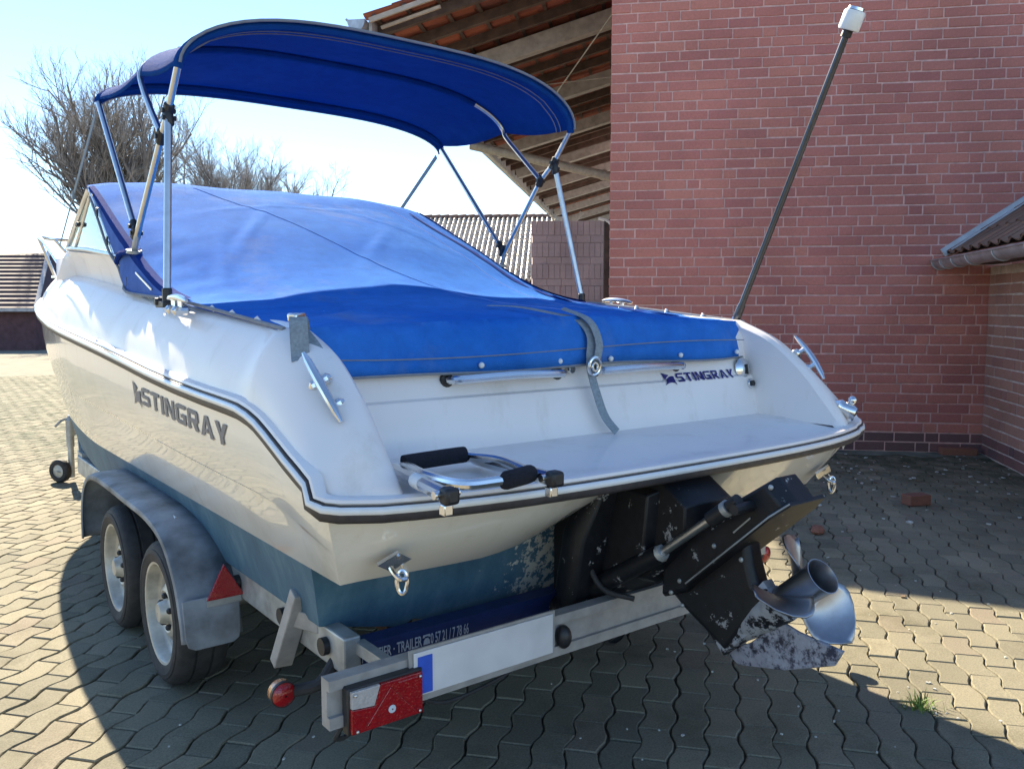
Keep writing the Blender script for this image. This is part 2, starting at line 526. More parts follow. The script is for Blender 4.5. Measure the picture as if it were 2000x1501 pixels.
def to_px(p):
    q = Vector(p) - CAM_P
    right = fwd.cross(Vector((0, 0, 1))).normalized(); up = right.cross(fwd)
    d = q.dot(fwd)
    if d < .1: return None
    return 1000 + 1648 * q.dot(right) / d, 750 - 1648 * q.dot(up) / d, d

# ------------------------------------------------------------------ ground: joint bed, pavers, far paving
mb = MB(); mb.add([(-400, -60, -.011), (400, -60, -.011), (400, 600, -.011), (-400, 600, -.011)], [(0, 1, 2, 3)])
ground = mb.build('ground', M['joint'], smooth=0); tag(ground, kind='structure')
mb = MB()
yv = lambda s: V(math.sin(YAW) * s, math.cos(YAW) * s)
mb = MB()
ang = [YAW + R(a) for a in range(-70, 71, 5)]
inner = [(-1.8178 + math.sin(a) * 18.6, -3.3 + math.cos(a) * 18.6, -.003) for a in ang]
outer = [(-1.8178 + math.sin(a) * 420, -3.3 + math.cos(a) * 420, -.003) for a in ang]
mb.grid([inner, outer])
for sg in (-1, 1):
    a_, b2 = [], []
    for dp in np.linspace(-3, 15.2, 12):
        lt = max(dp, .0) * .80 + .78
        p_ = yv(dp); s_ = V(math.cos(YAW), -math.sin(YAW)) * sg
        a_.append((-1.8178 + p_[0] + s_[0] * lt, -3.3 + p_[1] + s_[1] * lt, -.0035))
        q_ = yv(dp * 6 - 20)
        b2.append((-1.8178 + q_[0] + s_[0] * 330, -3.3 + q_[1] + s_[1] * 330, -.0035))
    mb.grid([a_, b2])
tag(mb.build('far_paving', M['far_ground'], smooth=0), kind='structure')

PL, PW, PA, GAP = .188, .102, .0105, .0050
PD = Vector((math.cos(R(39.5)), math.sin(R(39.5)), 0)); PX = Vector((PD.y, -PD.x, 0))
def wave(T):
    c = math.cos(2 * math.pi * T / PL)
    return -PA * c
def paver_mesh(shift):
    ts = [-.5, -.32, -.12, .12, .32, .5]
    out = []
    def ring(ins, z):
        l = [(-PW / 2 + ins + wave(t * PL + shift), t * (PL - 2 * ins), z) for t in ts]
        r_ = [(PW / 2 - ins + wave(t * PL + shift), t * (PL - 2 * ins), z) for t in ts[::-1]]
        return l + r_
    rings = [ring(GAP / 2, -.02), ring(GAP / 2, -.0035), ring(GAP / 2 + .0036, 0)]
    n = 12
    vs = [p for r_ in rings for p in r_]
    fs = []
    for i in range(2):
        for j in range(n):
            j2 = (j + 1) % n
            fs.append((i * n + j2, i * n + j, (i + 1) * n + j, (i + 1) * n + j2))
    top = [2 * n + j for j in range(n)]
    # top face in quads across the stone
    for k in range(5): fs.append((top[k], top[k + 1], top[10 - k], top[11 - k]))
    fs = [f[::-1] for f in fs]
    return vs, fs
pm = []
for sh in (PL / 2, 0):
    b_ = MB(); b_.add(*paver_mesh(sh)); me = b_.mesh('paver', M['paver'], smooth=0)
    import bmesh as _bm
    bb = _bm.new(); bb.from_mesh(me); _bm.ops.recalc_face_normals(bb, faces=bb.faces)
    if sum(f.normal.z for f in bb.faces) < 0: _bm.ops.reverse_faces(bb, faces=bb.faces)
    bb.to_mesh(me); bb.free(); pm.append(me)
pv = [np.array([tuple(v.co) for v in me.vertices]) for me in pm]
pf = [[tuple(p.vertices) for p in me.polygons] for me in pm]
spots = []
org = Vector((.578, -1.688, 0))
for k in range(-260, 261):
    for j in range(-170, 171):
        c = org + PX * (k * PW) + PD * (j * PL + (k % 2) * PL / 2)
        d = c - CAM_P; dep = d.x * math.sin(YAW) + d.y * math.cos(YAW); lat = d.x * math.cos(YAW) - d.y * math.sin(YAW)
        r_ = math.hypot(d.x, d.y)
        if r_ > 18.9 or dep < .6 or abs(lat) > dep * .80 + .9: continue
        w = c - HP
        if w.dot(HN) < .02 and w.dot(HU) > -3.4: continue          # under the hall
        rt = Vector((-.759, -.651, 0)); md = Vector((.651, -.759, 0))
        if w.dot(md) > .01 and w.dot(HN) > -.2: continue            # under the annex
        spots.append((dep, k % 2, c))
def in_view(c):
    p = to_px(c)
    return p and -10 < p[0] < 2010 and p[1] < 1515
def under_boat(c):
    return -1.02 < c.x < .95 and -1.35 < c.y < 4.2
spots.sort(key=lambda s: s[0])
r2 = random.Random(3)
near = 0
fv, ff = [], []
for dep, sh, c in spots:
    tilt = (r2.gauss(0, .007), r2.gauss(0, .007)); dz = r2.gauss(0, .0010)
    rz = math.atan2(PD.y, PD.x) - math.pi / 2 + r2.gauss(0, .008)
    c = c + Vector((r2.gauss(0, .0012), r2.gauss(0, .0012), 0))
    if near < 300 and in_view(c) and not under_boat(c):
        o = bpy.data.objects.new('paver', pm[sh]); COL.objects.link(o)
        o.location = (c.x, c.y, dz); o.rotation_euler = (tilt[0], tilt[1], rz)
        attach(o, ground); near += 1
    else:
        p = pv[sh]; ca, sa = math.cos(rz), math.sin(rz)
        q = np.c_[c.x + p[:, 0] * ca - p[:, 1] * sa, c.y + p[:, 0] * sa + p[:, 1] * ca,
                  p[:, 2] + dz + p[:, 0] * tilt[1] + p[:, 1] * tilt[0]]
        n0 = len(fv) * 36
        fv.append(q); ff.extend([tuple(i + n0 for i in f) for f in pf[sh]])
me = bpy.data.meshes.new('paver_field'); me.from_pydata(np.vstack(fv).tolist(), [], ff); me.materials.append(M['paver']); me.update()
o = bpy.data.objects.new('paver_field', me); COL.objects.link(o); attach(o, ground); tag(o, kind='stuff')

# ------------------------------------------------------------------ brick laying
COURSE, BL, JT = .0893, .2655, .0115
def brick_mesh(L, hgt, mat, dep=.09):
    """front face at y=0 facing -y, eased arrises"""
    x, z, e = L / 2, hgt / 2, .0045
    b_ = MB()
    fr = [(-x + e, 0, -z + e), (x - e, 0, -z + e), (x - e, 0, z - e), (-x + e, 0, z - e)]
    md = [(-x, e, -z), (x, e, -z), (x, e, z), (-x, e, z)]
    bk = [(-x, dep, -z), (x, dep, -z), (x, dep, z), (-x, dep, z)]
    fs = [(0, 1, 2, 3)]
    for i in (0, 4):
        for j in range(4):
            j2 = (j + 1) % 4
            fs.append((i + j2, i + j, i + 4 + j, i + 4 + j2))
    b_.add(fr + md + bk, fs)
    return b_.mesh('brick', mat, smooth=0)

def lay_wall(parent, mats, length, z0, z1, place, rot, visible, limit, seed, start=0.0, lens=None, shade_damp_rows=0, course=COURSE):
    """rows of bricks; the `limit` largest in view are objects, the rest one mesh. place(s, z, out) -> point"""
    rr = random.Random(seed)
    cache = {}
    items = []
    row = 0; z = z0
    while z + course <= z1 + 1e-6:
        s = start
        nxt = rr.choice([1, 2, 3])
        first = True
        while s < length - .02:
            if first: L = [.9, .5][row % 2] * (BL - JT) if row % 3 else .66 * (BL - JT)
            elif nxt == 0: L = (BL - JT) * .43; nxt = rr.choice([2, 2, 3, 3, 4])
            else: L = BL - JT; nxt -= 1
            first = False
            if s + L > length - .03: L = length - s - JT / 2
            if L > .03: items.append((s + L / 2, z + course / 2, round(L, 3), row < shade_damp_rows))
            s += L + JT
        row += 1; z += course
    vis = []
    for it in items:
        p = place(it[0], it[1], 0); q = to_px(p)
        ok = q and visible(q[0], q[1])
        vis.append((0 if ok else 1, q[2] if q else 99, it))
    vis.sort(key=lambda a: a[:2])
    fv, ff, fm = [], [], []
    for k, (hid, dep, (s, zc, L, dark)) in enumerate(vis):
        out = min(.003, rr.gauss(.0, .0017))
        p = place(s, zc + rr.gauss(0, .0012), out)
        key = (L, dark)
        if key not in cache: cache[key] = brick_mesh(L, course - JT, mats[1] if dark else mats[0])
        a = rr.gauss(0, .0035); b2 = rr.gauss(0, .005)
        rt = rot @ Matrix.Rotation(a, 3, 'Z') @ Matrix.Rotation(b2, 3, 'Y')
        if k < limit and not hid:
            o = bpy.data.objects.new('brick', cache[key]); COL.objects.link(o)
            o.location = p; o.rotation_euler = rt.to_euler(); attach(o, parent)
        else:
            n0 = len(fv)
            for v in cache[key].vertices: fv.append(tuple(Vector(p) + rt @ v.co))
            for f in cache[key].polygons:
                ff.append(tuple(i + n0 for i in f.vertices)); fm.append(1 if dark else 0)
    if ff:
        me = bpy.data.meshes.new('brickwork'); me.from_pydata(fv, [], ff)
        for m in mats: me.materials.append(m)
        me.polygons.foreach_set('material_index', fm); me.update()
        o = bpy.data.objects.new('brickwork', me); COL.objects.link(o); attach(o, parent); tag(o, kind='stuff')

# ------------------------------------------------------------------ the hall
hall = thing('brick_hall', H(-1.6, 0, 0), 'tall red brick hall with a blank wall behind the boat stern', 'building')
HT = 6.4
mb = MB()
def hbox(u0, u1, o0, o1, z0, z1, b_=None, mi=0):
    c = H((u0 + u1) / 2, (o0 + o1) / 2, (z0 + z1) / 2)
    (b_ or mb).box(c, (abs(u1 - u0), abs(o1 - o0), z1 - z0), HROT, mi)
hbox(-3.36, 6.5, -9, -.006, -.02, HT)
mb.build('wall', M['mortar'], hall, smooth=0)
mb = MB(); hbox(-3.5, 6.6, -9.2, .12, HT, HT + .12); mb.build('coping', M['zinc'], hall, smooth=0)
lay_wall(hall, (M['brick'], M['shade_damp_rows']), 9.86, 0.004, HT - .02, lambda s, z, o: H(-3.36 + s, o, z), HROT,
         lambda x, y: 1180 < x < 1990 and -5 < y < 890 and not (x < 1445 and y > 600 + (x - 1190) * .05), 300, 11, shade_damp_rows=2)
# left flank of the hall
ROTL = Matrix((-HN, HU, Vector((0, 0, 1)))).transposed() @ Matrix.Rotation(math.pi, 3, 'Z')
lay_wall(hall, (M['brick'], M['shade_damp_rows']), 3.5, 0.004, HT - .02, lambda s, z, o: H(-3.366 - o, -.012 - s, z),
         Matrix((HN, HU, Vector((0, 0, 1)))).transposed(), lambda x, y: False, 0, 12, shade_damp_rows=2)
# mossy concrete gutter along the foot of the wall
mb = MB()
rows = []
for i in range(2):
    rows.append([tuple(H(-3.3 + 3.4 * t / 24, (.0 if i == 0 else .24 + .05 * math.sin(t * 1.7) + .03 * math.sin(t * 4.1)), .004)) for t in range(25)])
mb.grid(rows)
tag(mb.build('moss_strip', M['concrete_strip'], smooth=0), kind='structure')

# ------------------------------------------------------------------ the low annex at the right
RD = Vector((-.759, -.651, 0)); RM = Vector((.651, -.759, 0))       # along its wall towards the camera; into it
annex = thing('brick_annex', HP + RD * .5, 'low brick annex with tiled roof and zinc gutter at the right edge', 'building')
A0 = HP + HN * .01
AROT = Matrix((RD, RM, Vector((0, 0, 1)))).transposed()
mb = MB(); c = A0 + RD * 2.2 + RM * 1.506 + Vector((0, 0, .83)); mb.box(c, (4.4, 3.0, 1.70), AROT)
mb.build('wall', M['mortar_dark'], annex, smooth=0)
lay_wall(annex, (M['annex_brick'], M['shade_damp_rows']), 4.4, 0.004, 1.70, lambda s, z, o: A0 + RD * s - RM * o + Vector((0, 0, z)), AROT,
         lambda x, y: 1890 < x < 2030 and y < 1000, 300, 21, shade_damp_rows=2)
def AX(t, m, z): return A0 + RD * t + RM * m + Vector((0, 0, z))
def roof_z(m): return 1.80 + .69 * (m + .33)
mb = MB()                                                           # soffit board and roof deck
mb.add([AX(.02, -.33, 1.70), AX(4.6, -.33, 1.70), AX(4.6, .02, 1.70), AX(.02, .02, 1.70), AX(.02, -.33, 1.76), AX(4.6, -.33, 1.76), AX(4.6, .02, 1.76), AX(.02, .02, 1.76)],
       [(0, 1, 2, 3), (4, 7, 6, 5), (0, 4, 5, 1), (1, 5, 6, 2), (2, 6, 7, 3), (3, 7, 4, 0)])
mb.build('soffit', M['wood_old'], annex, smooth=0)
mb = MB(); mb.add([AX(.02, -.30, roof_z(-.30) - .03), AX(4.6, -.30, roof_z(-.30) - .03), AX(4.6, 2.6, roof_z(2.6) - .03), AX(.02, 2.6, roof_z(2.6) - .03)], [(0, 1, 2, 3)])
mb.build('roof_deck', M['wood_old'], annex, smooth=0)
# pantiles: one mesh shared by every tile
def tile_mesh(name, w, l, mat, th=.014):
    pr = [(-w / 2, .010), (-w * .36, .028), (-w * .2, .034), (-w * .04, .012), (w * .2, 0), (w * .42, .008), (w * .53, .030)]
    b_ = MB()
    rows = []
    for y, dz in ((0, .012), (l, 0)):
        rows.append([(x, y, z + dz) for x, z in pr])
    b_.grid(rows)
    n = len(pr)
    low = [(x, 0, z + .012 - th) for x, z in pr]
    b_.add(rows[0] + low, [(j, j + 1, n + j + 1, n + j) for j in range(n - 1)])
    und = [[(x, y, z + dz - th) for x, z in pr] for y, dz in ((0, .012), (l, 0))]
    b_.grid(und, flip=True)
    return b_.mesh(name, mat, smooth=40)
tm = tile_mesh('roof_tile', .215, .36, M['tile_old'])
slope = math.atan(.69); sd = Vector((RM.x * math.cos(slope), RM.y * math.cos(slope), math.sin(slope)))
TR = Matrix((RD, sd, RD.cross(sd))).transposed()
if TR.determinant() < 0: TR = Matrix((-RD, sd, (-RD).cross(sd))).transposed()
for k in range(20):
    for j in range(8):
        p = AX(.16 + k * .215, -.36, roof_z(-.36) + .01) + sd * (j * .315)
        o = bpy.data.objects.new('roof_tile', tm); COL.objects.link(o); o.location = p
        o.rotation_euler = (TR @ Matrix.Rotation(rng.gauss(0, .01), 3, 'Z')).to_euler(); attach(o, annex)
# half round gutter with bands, end cap and white wall flashing
mb = MB()
rows = []
for t in (-.02, 4.6):
    rows.append([tuple(AX(t, -.42 + .075 * math.cos(a), 1.735 + .075 * math.sin(a))) for a in [math.pi + math.pi * i / 10 for i in range(11)]])
mb.grid(rows)
g2 = [[tuple(AX(t, -.42 + .070 * math.cos(a), 1.735 + .070 * math.sin(a))) for a in [math.pi + math.pi * i / 10 for i in range(11)]] for t in (-.02, 4.6)]
mb.grid(g2, flip=True)
mb.tube([AX(-.02, -.497, 1.737), AX(4.6, -.497, 1.737)], .009, 8)
mb.add(rows[0], [tuple(range(11))])
gut = mb.build('gutter', M['zinc'], annex)
for t in (.06, .30, .62, 1.0, 1.6, 2.2):
    b_ = MB(); b_.tube([AX(t, -.42 + .079 * math.cos(a), 1.735 + .079 * math.sin(a)) for a in [math.pi + math.pi * i / 10 for i in range(11)]], .005, 6)
    b_.build('gutter_band', M['zinc_light'], gut)
mb = MB()
a0, a1 = AX(.012, -.40, roof_z(-.40) + .055), AX(.012, 2.4, roof_z(2.4) + .055)
sn = Vector((-RM.x * math.sin(slope), -RM.y * math.sin(slope), math.cos(slope)))
mb.beam(a0, a1, .05, .075, up=sn)
mb.beam(AX(.09, -.36, roof_z(-.36) + .05), AX(.09, 2.4, roof_z(2.4) + .05), .13, .012, up=sn)
mb.build('flashing', M['zinc_light'], annex, smooth=0)

# ------------------------------------------------------------------ the open shed behind the hall (its roof seen from below)
shed = thing('open_shed', H(-4.7, -8, 0), 'open shed with clay tile roof seen from below left of the brick hall', 'shed')
EU, EZ, PT = -6.0, 4.42, .28
def SH(u, off, dz=0): return H(u, off, EZ + PT * (u - EU) + dz)
O0, O1 = -.92, -27.0
rs = Vector((HU.x, HU.y, PT)).normalized(); rn = rs.cross(-HN).normalized()
if rn.z < 0: rn = -rn
UEND = -3.38
offs = [O0 - 1.95 - 2.6 * i for i in range(10)]
for i, of in enumerate(offs):                                        # big pale beams
    b_ = MB(); b_.beam(SH(EU + .12, of, -.20), SH(UEND, of, -.20), .17, .20, up=rn)
    b_.build('beam', M['wood_grey'], shed, smooth=0)
of = O0 - .25
while of > O1:                                                       # thin brown rafters between
    if min(abs(of - k) for k in offs) > .16:
        b_ = MB(); b_.beam(SH(EU - .02, of, -.07), SH(UEND, of, -.07), .07, .11, up=rn); b_.build('rafter', M['wood_old'], shed, smooth=0)
    of -= .62
u = EU + .06
while u < UEND:                                                      # battens
    b_ = MB(); b_.beam(SH(u, O0 + .05, -.005), SH(u, O1, -.005), .045, .025, up=rn); b_.build('batten', M['wood_old'], shed, smooth=0)
    u += .335
tm2 = tile_mesh('roof_tile', .235, .42, M['tile'])
TR2 = Matrix((-HN, rs, (-HN).cross(rs))).transposed()
if TR2.determinant() < 0: TR2 = Matrix((HN, rs, HN.cross(rs))).transposed()
if (TR2 @ Vector((0, 0, 1))).z < 0: TR2 = Matrix((HN, rs, HN.cross(rs))).transposed()
cnt = 0; fv = []; ff = []
for k in range(114):
    for j in range(8):
        p = SH(EU - .05 + j * .322, O0 + .02 - .1 - k * .232, .012)
        if cnt < 300:
            o = bpy.data.objects.new('roof_tile', tm2); COL.objects.link(o); o.location = p
            o.rotation_euler = (TR2 @ Matrix.Rotation(rng.gauss(0, .012), 3, 'Z')).to_euler(); attach(o, shed); cnt += 1
        else:
            n0 = len(fv)
            for v in tm2.vertices: fv.append(tuple(p + TR2 @ v.co))
            for f in tm2.polygons: ff.append(tuple(i + n0 for i in f.vertices))
me = bpy.data.meshes.new('roof_tiling'); me.from_pydata(fv, [], ff); me.materials.append(M['tile']); me.update()
o = bpy.data.objects.new('roof_tiling', me); COL.objects.link(o); attach(o, shed); tag(o, kind='stuff')
# eaves gutter, its rusty end, verge board and lath
mb = MB()
for r_, fl in ((.10, False), (.094, True)):
    mb.grid([[tuple(SH(EU - .12 + r_ * math.cos(a), t, -.0 + r_ * 1.25 * math.sin(a) - PT * r_ * math.cos(a))) for a in [math.pi + math.pi * i / 10 for i in range(11)]] for t in (O0 + .10, O1)], flip=fl)
mb.add([tuple(SH(EU - .12 + .1 * math.cos(a), O0 + .10, .125 * math.sin(a) - PT * .1 * math.cos(a))) for a in [math.pi + math.pi * i / 10 for i in range(11)]], [tuple(range(11))])
mb.tube([SH(EU - .225, O0 + .10, .03), SH(EU - .225, O1, .03)], .014, 6)
mb.build('gutter', M['zinc'], shed)
mb = MB(); mb.beam(SH(EU + .0, O0 - .02, -.10), SH(EU, O1, -.10), .035, .22); mb.build('fascia', M['wood_grey'], shed, smooth=0)
mb = MB(); mb.beam(SH(EU + .02, O0 + .07, -.05), SH(UEND - .02, O0 + .07, -.05), .03, .05, up=rn); mb.build('verge_lath', M['lath'], shed, smooth=0)
mb = MB(); mb.beam(SH(EU + .10, O0 - .1, -.10), SH(EU + .78, O0 - .02, -.13), .03, .03, up=rn); mb.build('loose_lath', M['lath'], shed, smooth=0)
# rain pipe from the eaves to the hall, with two collars
mb = MB(); pa, pb = H(-5.95, -6.0, 4.02), H(-3.37, -6.0, 3.39)
mb.tube([pa, pb], .075, 12); rp = mb.build('rain_pipe', M['galv_bar'], shed)
for t in (.86, .965):
    b_ = MB(); q = pa.lerp(pb, t); dr = (pb - pa).normalized(); b_.cyl(q - dr * .03, q + dr * .03, .088, 12); b_.build('collar', M['galv_bar'], rp)
# bracing wire and far posts
mb = MB(); mb.tube([H(-4.35, -3.4, 4.02), H(-3.38, -1.6, 4.62)], .008, 6); mb.build('bracing_wire', M['galv'], shed)
mb = MB(); mb.tube([H(-4.9, -3.4, 4.25), H(-3.38, -3.4, 4.36)], .005, 6); mb.build('cable', M['galv'], shed)
for of in (O0 - 18, O1 + .3):
    mb = MB(); mb.beam(SH(EU + .22, of, -.3), H(EU + .22, of, 0), .16, .16, up=(1, 0, 0))
    mb.beam(SH(EU + .25, of, -1.0), SH(EU + .95, of, -.38), .10, .12); mb.build('post', M['wood_grey'], shed, smooth=0)
mb = MB(); mb.tube(curve_pts([SH(EU - .12, O1 + 3, -.1), SH(EU - .1, O1 + 3, -.35), SH(EU + .12, O1 + 3, -.6), SH(EU + .14, O1 + 3, -1.1), H(EU + .14, O1 + 3, 0)], 20), .06, 10); mb.build('down_pipe', M['galv_bar'], shed)
# ------------------------------------------------------------------ things behind
def along(px, depth, z=0.0):
    """ground point seen at picture column px, at that depth along the view"""
    a = YAW + math.atan((px - 1000) / 1648)
    d = depth / math.cos(a - YAW)
    return Vector((CAM_P.x + math.sin(a) * d, CAM_P.y + math.cos(a) * d, z))
VR = Vector((math.cos(YAW), -math.sin(YAW), 0)); VF = Vector((math.sin(YAW), math.cos(YAW), 0))
VROT = Matrix((VR, VF, Vector((0, 0, 1)))).transposed()

# stack of weathered bricks beside the shed
ps = along(1112, 12.5)
pile = thing('brick_stack', ps, 'tall square stack of dusty purple bricks standing between shed and hall', 'brick stack')
fv, ff = MB(), None
prr = random.Random(5)
mb = MB(); mb.box(ps + Vector((0, 0, 1.26)) + VF * .5, (1.08, .9, 2.46), VROT); mb.build('core', M['purple_brick'], pile, smooth=0)
z = .06; row = 0
while z < 2.56:
    upright = row % 4 in (1, 3)
    h_ = .21 if upright else .105
    w_ = .085 if upright else .212
    x = -.57 + (0 if row % 2 else .02)
    while x + w_ < .60:
        c = ps + VR * (x + w_ / 2) + VF * (.05 + prr.gauss(0, .004)) + Vector((0, 0, z + h_ / 2))
        b_ = MB(); b_.box((0, 0, 0), (w_ - .004, .12, h_ - .004), VROT)
        o = b_.build('brick', M['purple_brick'], pile, smooth=0); o.location = o.location + c
        x += w_
    z += h_; row += 1
# dark post and white lime streak between stack and hall
pp = along(1184, 11.6)
post = thing('dark_post', pp, 'dark upright timber post against the left corner of the hall', 'post')
mb = MB(); mb.box(pp + Vector((0, 0, 1.25)), (.09, .09, 2.5), VROT); mb.build('shaft', M['wood_old'], post, smooth=0)
mb = MB(); mb.tube(curve_pts([pp + Vector((0, 0, 2.52)) - VR * .12, pp + Vector((0, -.06, 2.45)), pp + Vector((.03, -.07, 2.2)) + VR * .05, pp + Vector((.03, -.07, 1.95)) + VR * .06], 12), .022, 6)
mb.build('white_cable', M['white_vinyl'], post)

# barn with a pale pantile roof
bc = along(985, 38)
barn = thing('tiled_barn', bc, 'distant barn with striped pale and brown pantile roof behind the boat cover', 'barn')
br = Matrix.Rotation(R(-4), 3, 'Z')
BX = br @ VR; BY = br @ VF
def BN(x, y, z): return bc + BX * x + BY * y + Vector((0, 0, z))
EY, EZb, RYb, RZb = -4.0, 2.35, 1.6, 5.42
mb = MB(); mb.box(BN(0, 1.2, 1.15), (22, 9.5, 2.3), Matrix((BX, BY, Vector((0, 0, 1)))).transposed()); mb.build('wall', M['dark_wall'], barn, smooth=0)
mb = MB()
rowsN = 15; cols = 92; w_ = .225
sl_ = (BN(0, RYb, RZb) - BN(0, EY, EZb)); sln = sl_.length; sl_.normalize(); up_ = BX.cross(sl_)
pr = [(0, 0), (.14, .075), (.32, .105), (.50, .08), (.64, .005), (.84, -.02)]
for j in range(rowsN):
    r0 = []; r1 = []
    for k in range(cols):
        for fx, fz in pr:
            x = (k + fx) * w_ - cols * w_ / 2
            b0 = BN(x, EY, EZb) + sl_ * (sln * j / rowsN) + up_ * (fz + .05)
            b1 = BN(x, EY, EZb) + sl_ * (sln * (j + 1) / rowsN) + up_ * (fz + .005)
            r0.append(tuple(b0)); r1.append(tuple(b1))
    mb.grid([r0, r1])
    lo = [tuple(Vector(p) - up_ * .05) for p in r0]
    mb.grid([lo, r0])
o = mb.build('roof_tiling', M['barn_tile'], barn, smooth=30, fix=False); tag(o, kind='stuff')
mb = MB(); mb.add([BN(-10.5, RYb, RZb), BN(10.5, RYb, RZb), BN(10.5, RYb + 5.5, EZb), BN(-10.5, RYb + 5.5, EZb)], [(0, 1, 2, 3)]); mb.build('back_roof', M['dark_roof'], barn, smooth=0)
x = -10.3
while x < 10.3:
    b_ = MB(); b_.tube([BN(x, RYb, RZb + .05), BN(x + .40, RYb, RZb + .075)], [.12, .135], 8); b_.build('ridge_tile', M['tile_old'], barn); x += .40

# low barn and sheet roof at the left edge
lc = along(-75, 26)
low = thing('low_barn', lc, 'low dark brick barn with brown tiled roof beyond the bow', 'barn')
def LB(x, y, z): return lc + VR * x + VF * y + Vector((0, 0, z))
mb = MB(); mb.box(LB(-2.2, 3, .62), (9.0, 6, 1.32), VROT); mb.build('wall', M['dark_wall'], low, smooth=0)
mb = MB()
P_ = [LB(-8, -.35, 1.25), LB(2.55, -.35, 1.25), LB(1.2, 3, 3.15), LB(-8, 3, 3.15)]
for j in range(14):
    t0, t1 = j / 14, (j + 1) / 14
    a_, b2 = P_[0].lerp(P_[3], t0), P_[1].lerp(P_[2], t0); c_, d_ = P_[0].lerp(P_[3], t1), P_[1].lerp(P_[2], t1)
    upv = Vector((0, 0, .05))
    mb.add([a_ + upv, b2 + upv, d_, c_, a_, b2], [(0, 1, 2, 3), (4, 5, 1, 0)])
mb.add([P_[1], P_[2], LB(2.55, 6.4, 1.25)], [(0, 1, 2)])
mb.add([P_[3], P_[2], LB(2.55, 6.4, 1.25), LB(-8, 6.4, 1.25)], [(0, 1, 2, 3)])
mb.build('roof', M['dark_roof'], low, smooth=0)
mb = MB(); mb.beam(LB(-8, -.4, 1.24), LB(2.6, -.4, 1.24), .12, .10); mb.build('gutter', M['wood_grey'], low, smooth=0)
mb = MB(); mb.beam(P_[1] + Vector((0, 0, .06)), P_[2] + Vector((0, 0, .06)), .12, .06); mb.build('hip', M['wood_grey'], low, smooth=0)
fc = along(10, 44)
far_ = thing('sheet_roof_barn', fc, 'far long barn with slate blue sheet roof behind the low barn', 'barn')
mb = MB(); mb.box(fc + Vector((0, 0, 1.4)) - VR * 4, (16, 8, 2.8), VROT); mb.build('wall', M['dark_wall'], far_, smooth=0)
mb = MB()
def FB(x, y, z): return fc + VR * x + VF * y + Vector((0, 0, z))
mb.add([FB(-13, -4.4, 2.8), FB(5.5, -4.4, 2.8), FB(5.5, 0, 4.2), FB(-13, 0, 4.2), FB(5.5, 4.4, 2.8), FB(-13, 4.4, 2.8)], [(0, 1, 2, 3), (3, 2, 4, 5)])
mb.build('roof', M['slate'], far_, smooth=0)

# bare winter trees
def bare_tree(name, base, height, spread, label, seed, stems, depth_lim, dens, twr=.006):
    tr = random.Random(seed)
    t = thing(name, base, label, 'tree', 'bare trees behind the boat')
    big, tw = MB(), MB()
    def grow(p, d, L, r, lev, up):
        n = 4 if lev < 3 else 3
        pts = [p]; rad = [r]
        q = p.copy(); dd = d.copy()
        for i in range(n):
            dd = (dd + Vector((tr.gauss(0, .10), tr.gauss(0, .10), tr.gauss(0, .05) + up))).normalized()
            q = q + dd * (L / n); pts.append(q.copy()); rad.append(r * (1 - .5 * (i + 1) / n))
        (big if lev < 3 else tw).tube(pts, rad, 6 if lev < 2 else (4 if lev < 3 else 3), caps=False)
        if lev >= depth_lim: return
        k = dens[lev]
        for i in range(k):
            f = .25 + .75 * (i + tr.random() * .8) / k
            j = min(int(f * n), n - 1); s = f * n - j
            b = pts[j].lerp(pts[j + 1], min(s, 1))
            ax = Vector((tr.gauss(0, 1), tr.gauss(0, 1), tr.gauss(0, .3))).normalized()
            side = dd.cross(ax)
            if side.length < .05: continue
            side.normalize()
            ndir = (dd * tr.uniform(.65, 1.0) + side * tr.uniform(.30, .62)).normalized()
            rr_ = max(rad[j] * tr.uniform(.5, .68), twr)
            grow(b, ndir, L * tr.uniform(.42, .72) * (1 - .25 * f), rr_, lev + 1, up)
    tb = MB(); tb.tube([base - Vector((0, 0, .1)), base + Vector((.05, 0, height * .10)), base + Vector((0, .05, height * .17))], [height * .035, height * .028, height * .026], 10)
    tb.build('trunk', M['bark'], t)
    top = base + Vector((0, .05, height * .15))
    for s in range(stems):
        a = 2 * math.pi * s / stems + tr.uniform(-.3, .3)
        o_ = spread * tr.uniform(.25, 1.0)
        grow(top, Vector((math.cos(a) * o_, math.sin(a) * o_, 1)).normalized(), height * tr.uniform(.45, .56), height * .011, 0, .075)
    big.build('branches', M['bark'], t)
    tag(tw.build('crown', M['twig'], t, fix=False), kind='stuff')
bare_tree('bare_tree', along(246, 36), 12.2, .33, 'largest bare tree, a wide vase crown left above the boat cover', 4, 15, 4, (6, 6, 5, 5))
bare_tree('bare_tree', along(450, 42), 10.4, .5, 'middle-sized bare tree just right of the largest, behind the canopy leg', 9, 9, 4, (7, 6, 6, 5))
bare_tree('bare_tree', along(545, 45), 10.0, .5, 'bare tree in the centre of the lower trees above the cover', 12, 7, 4, (6, 5, 6, 5))
bare_tree('bare_tree', along(612, 52), 9.4, .55, 'smallest and rightmost bare tree, low above the boat cover', 15, 6, 4, (6, 5, 5, 4))

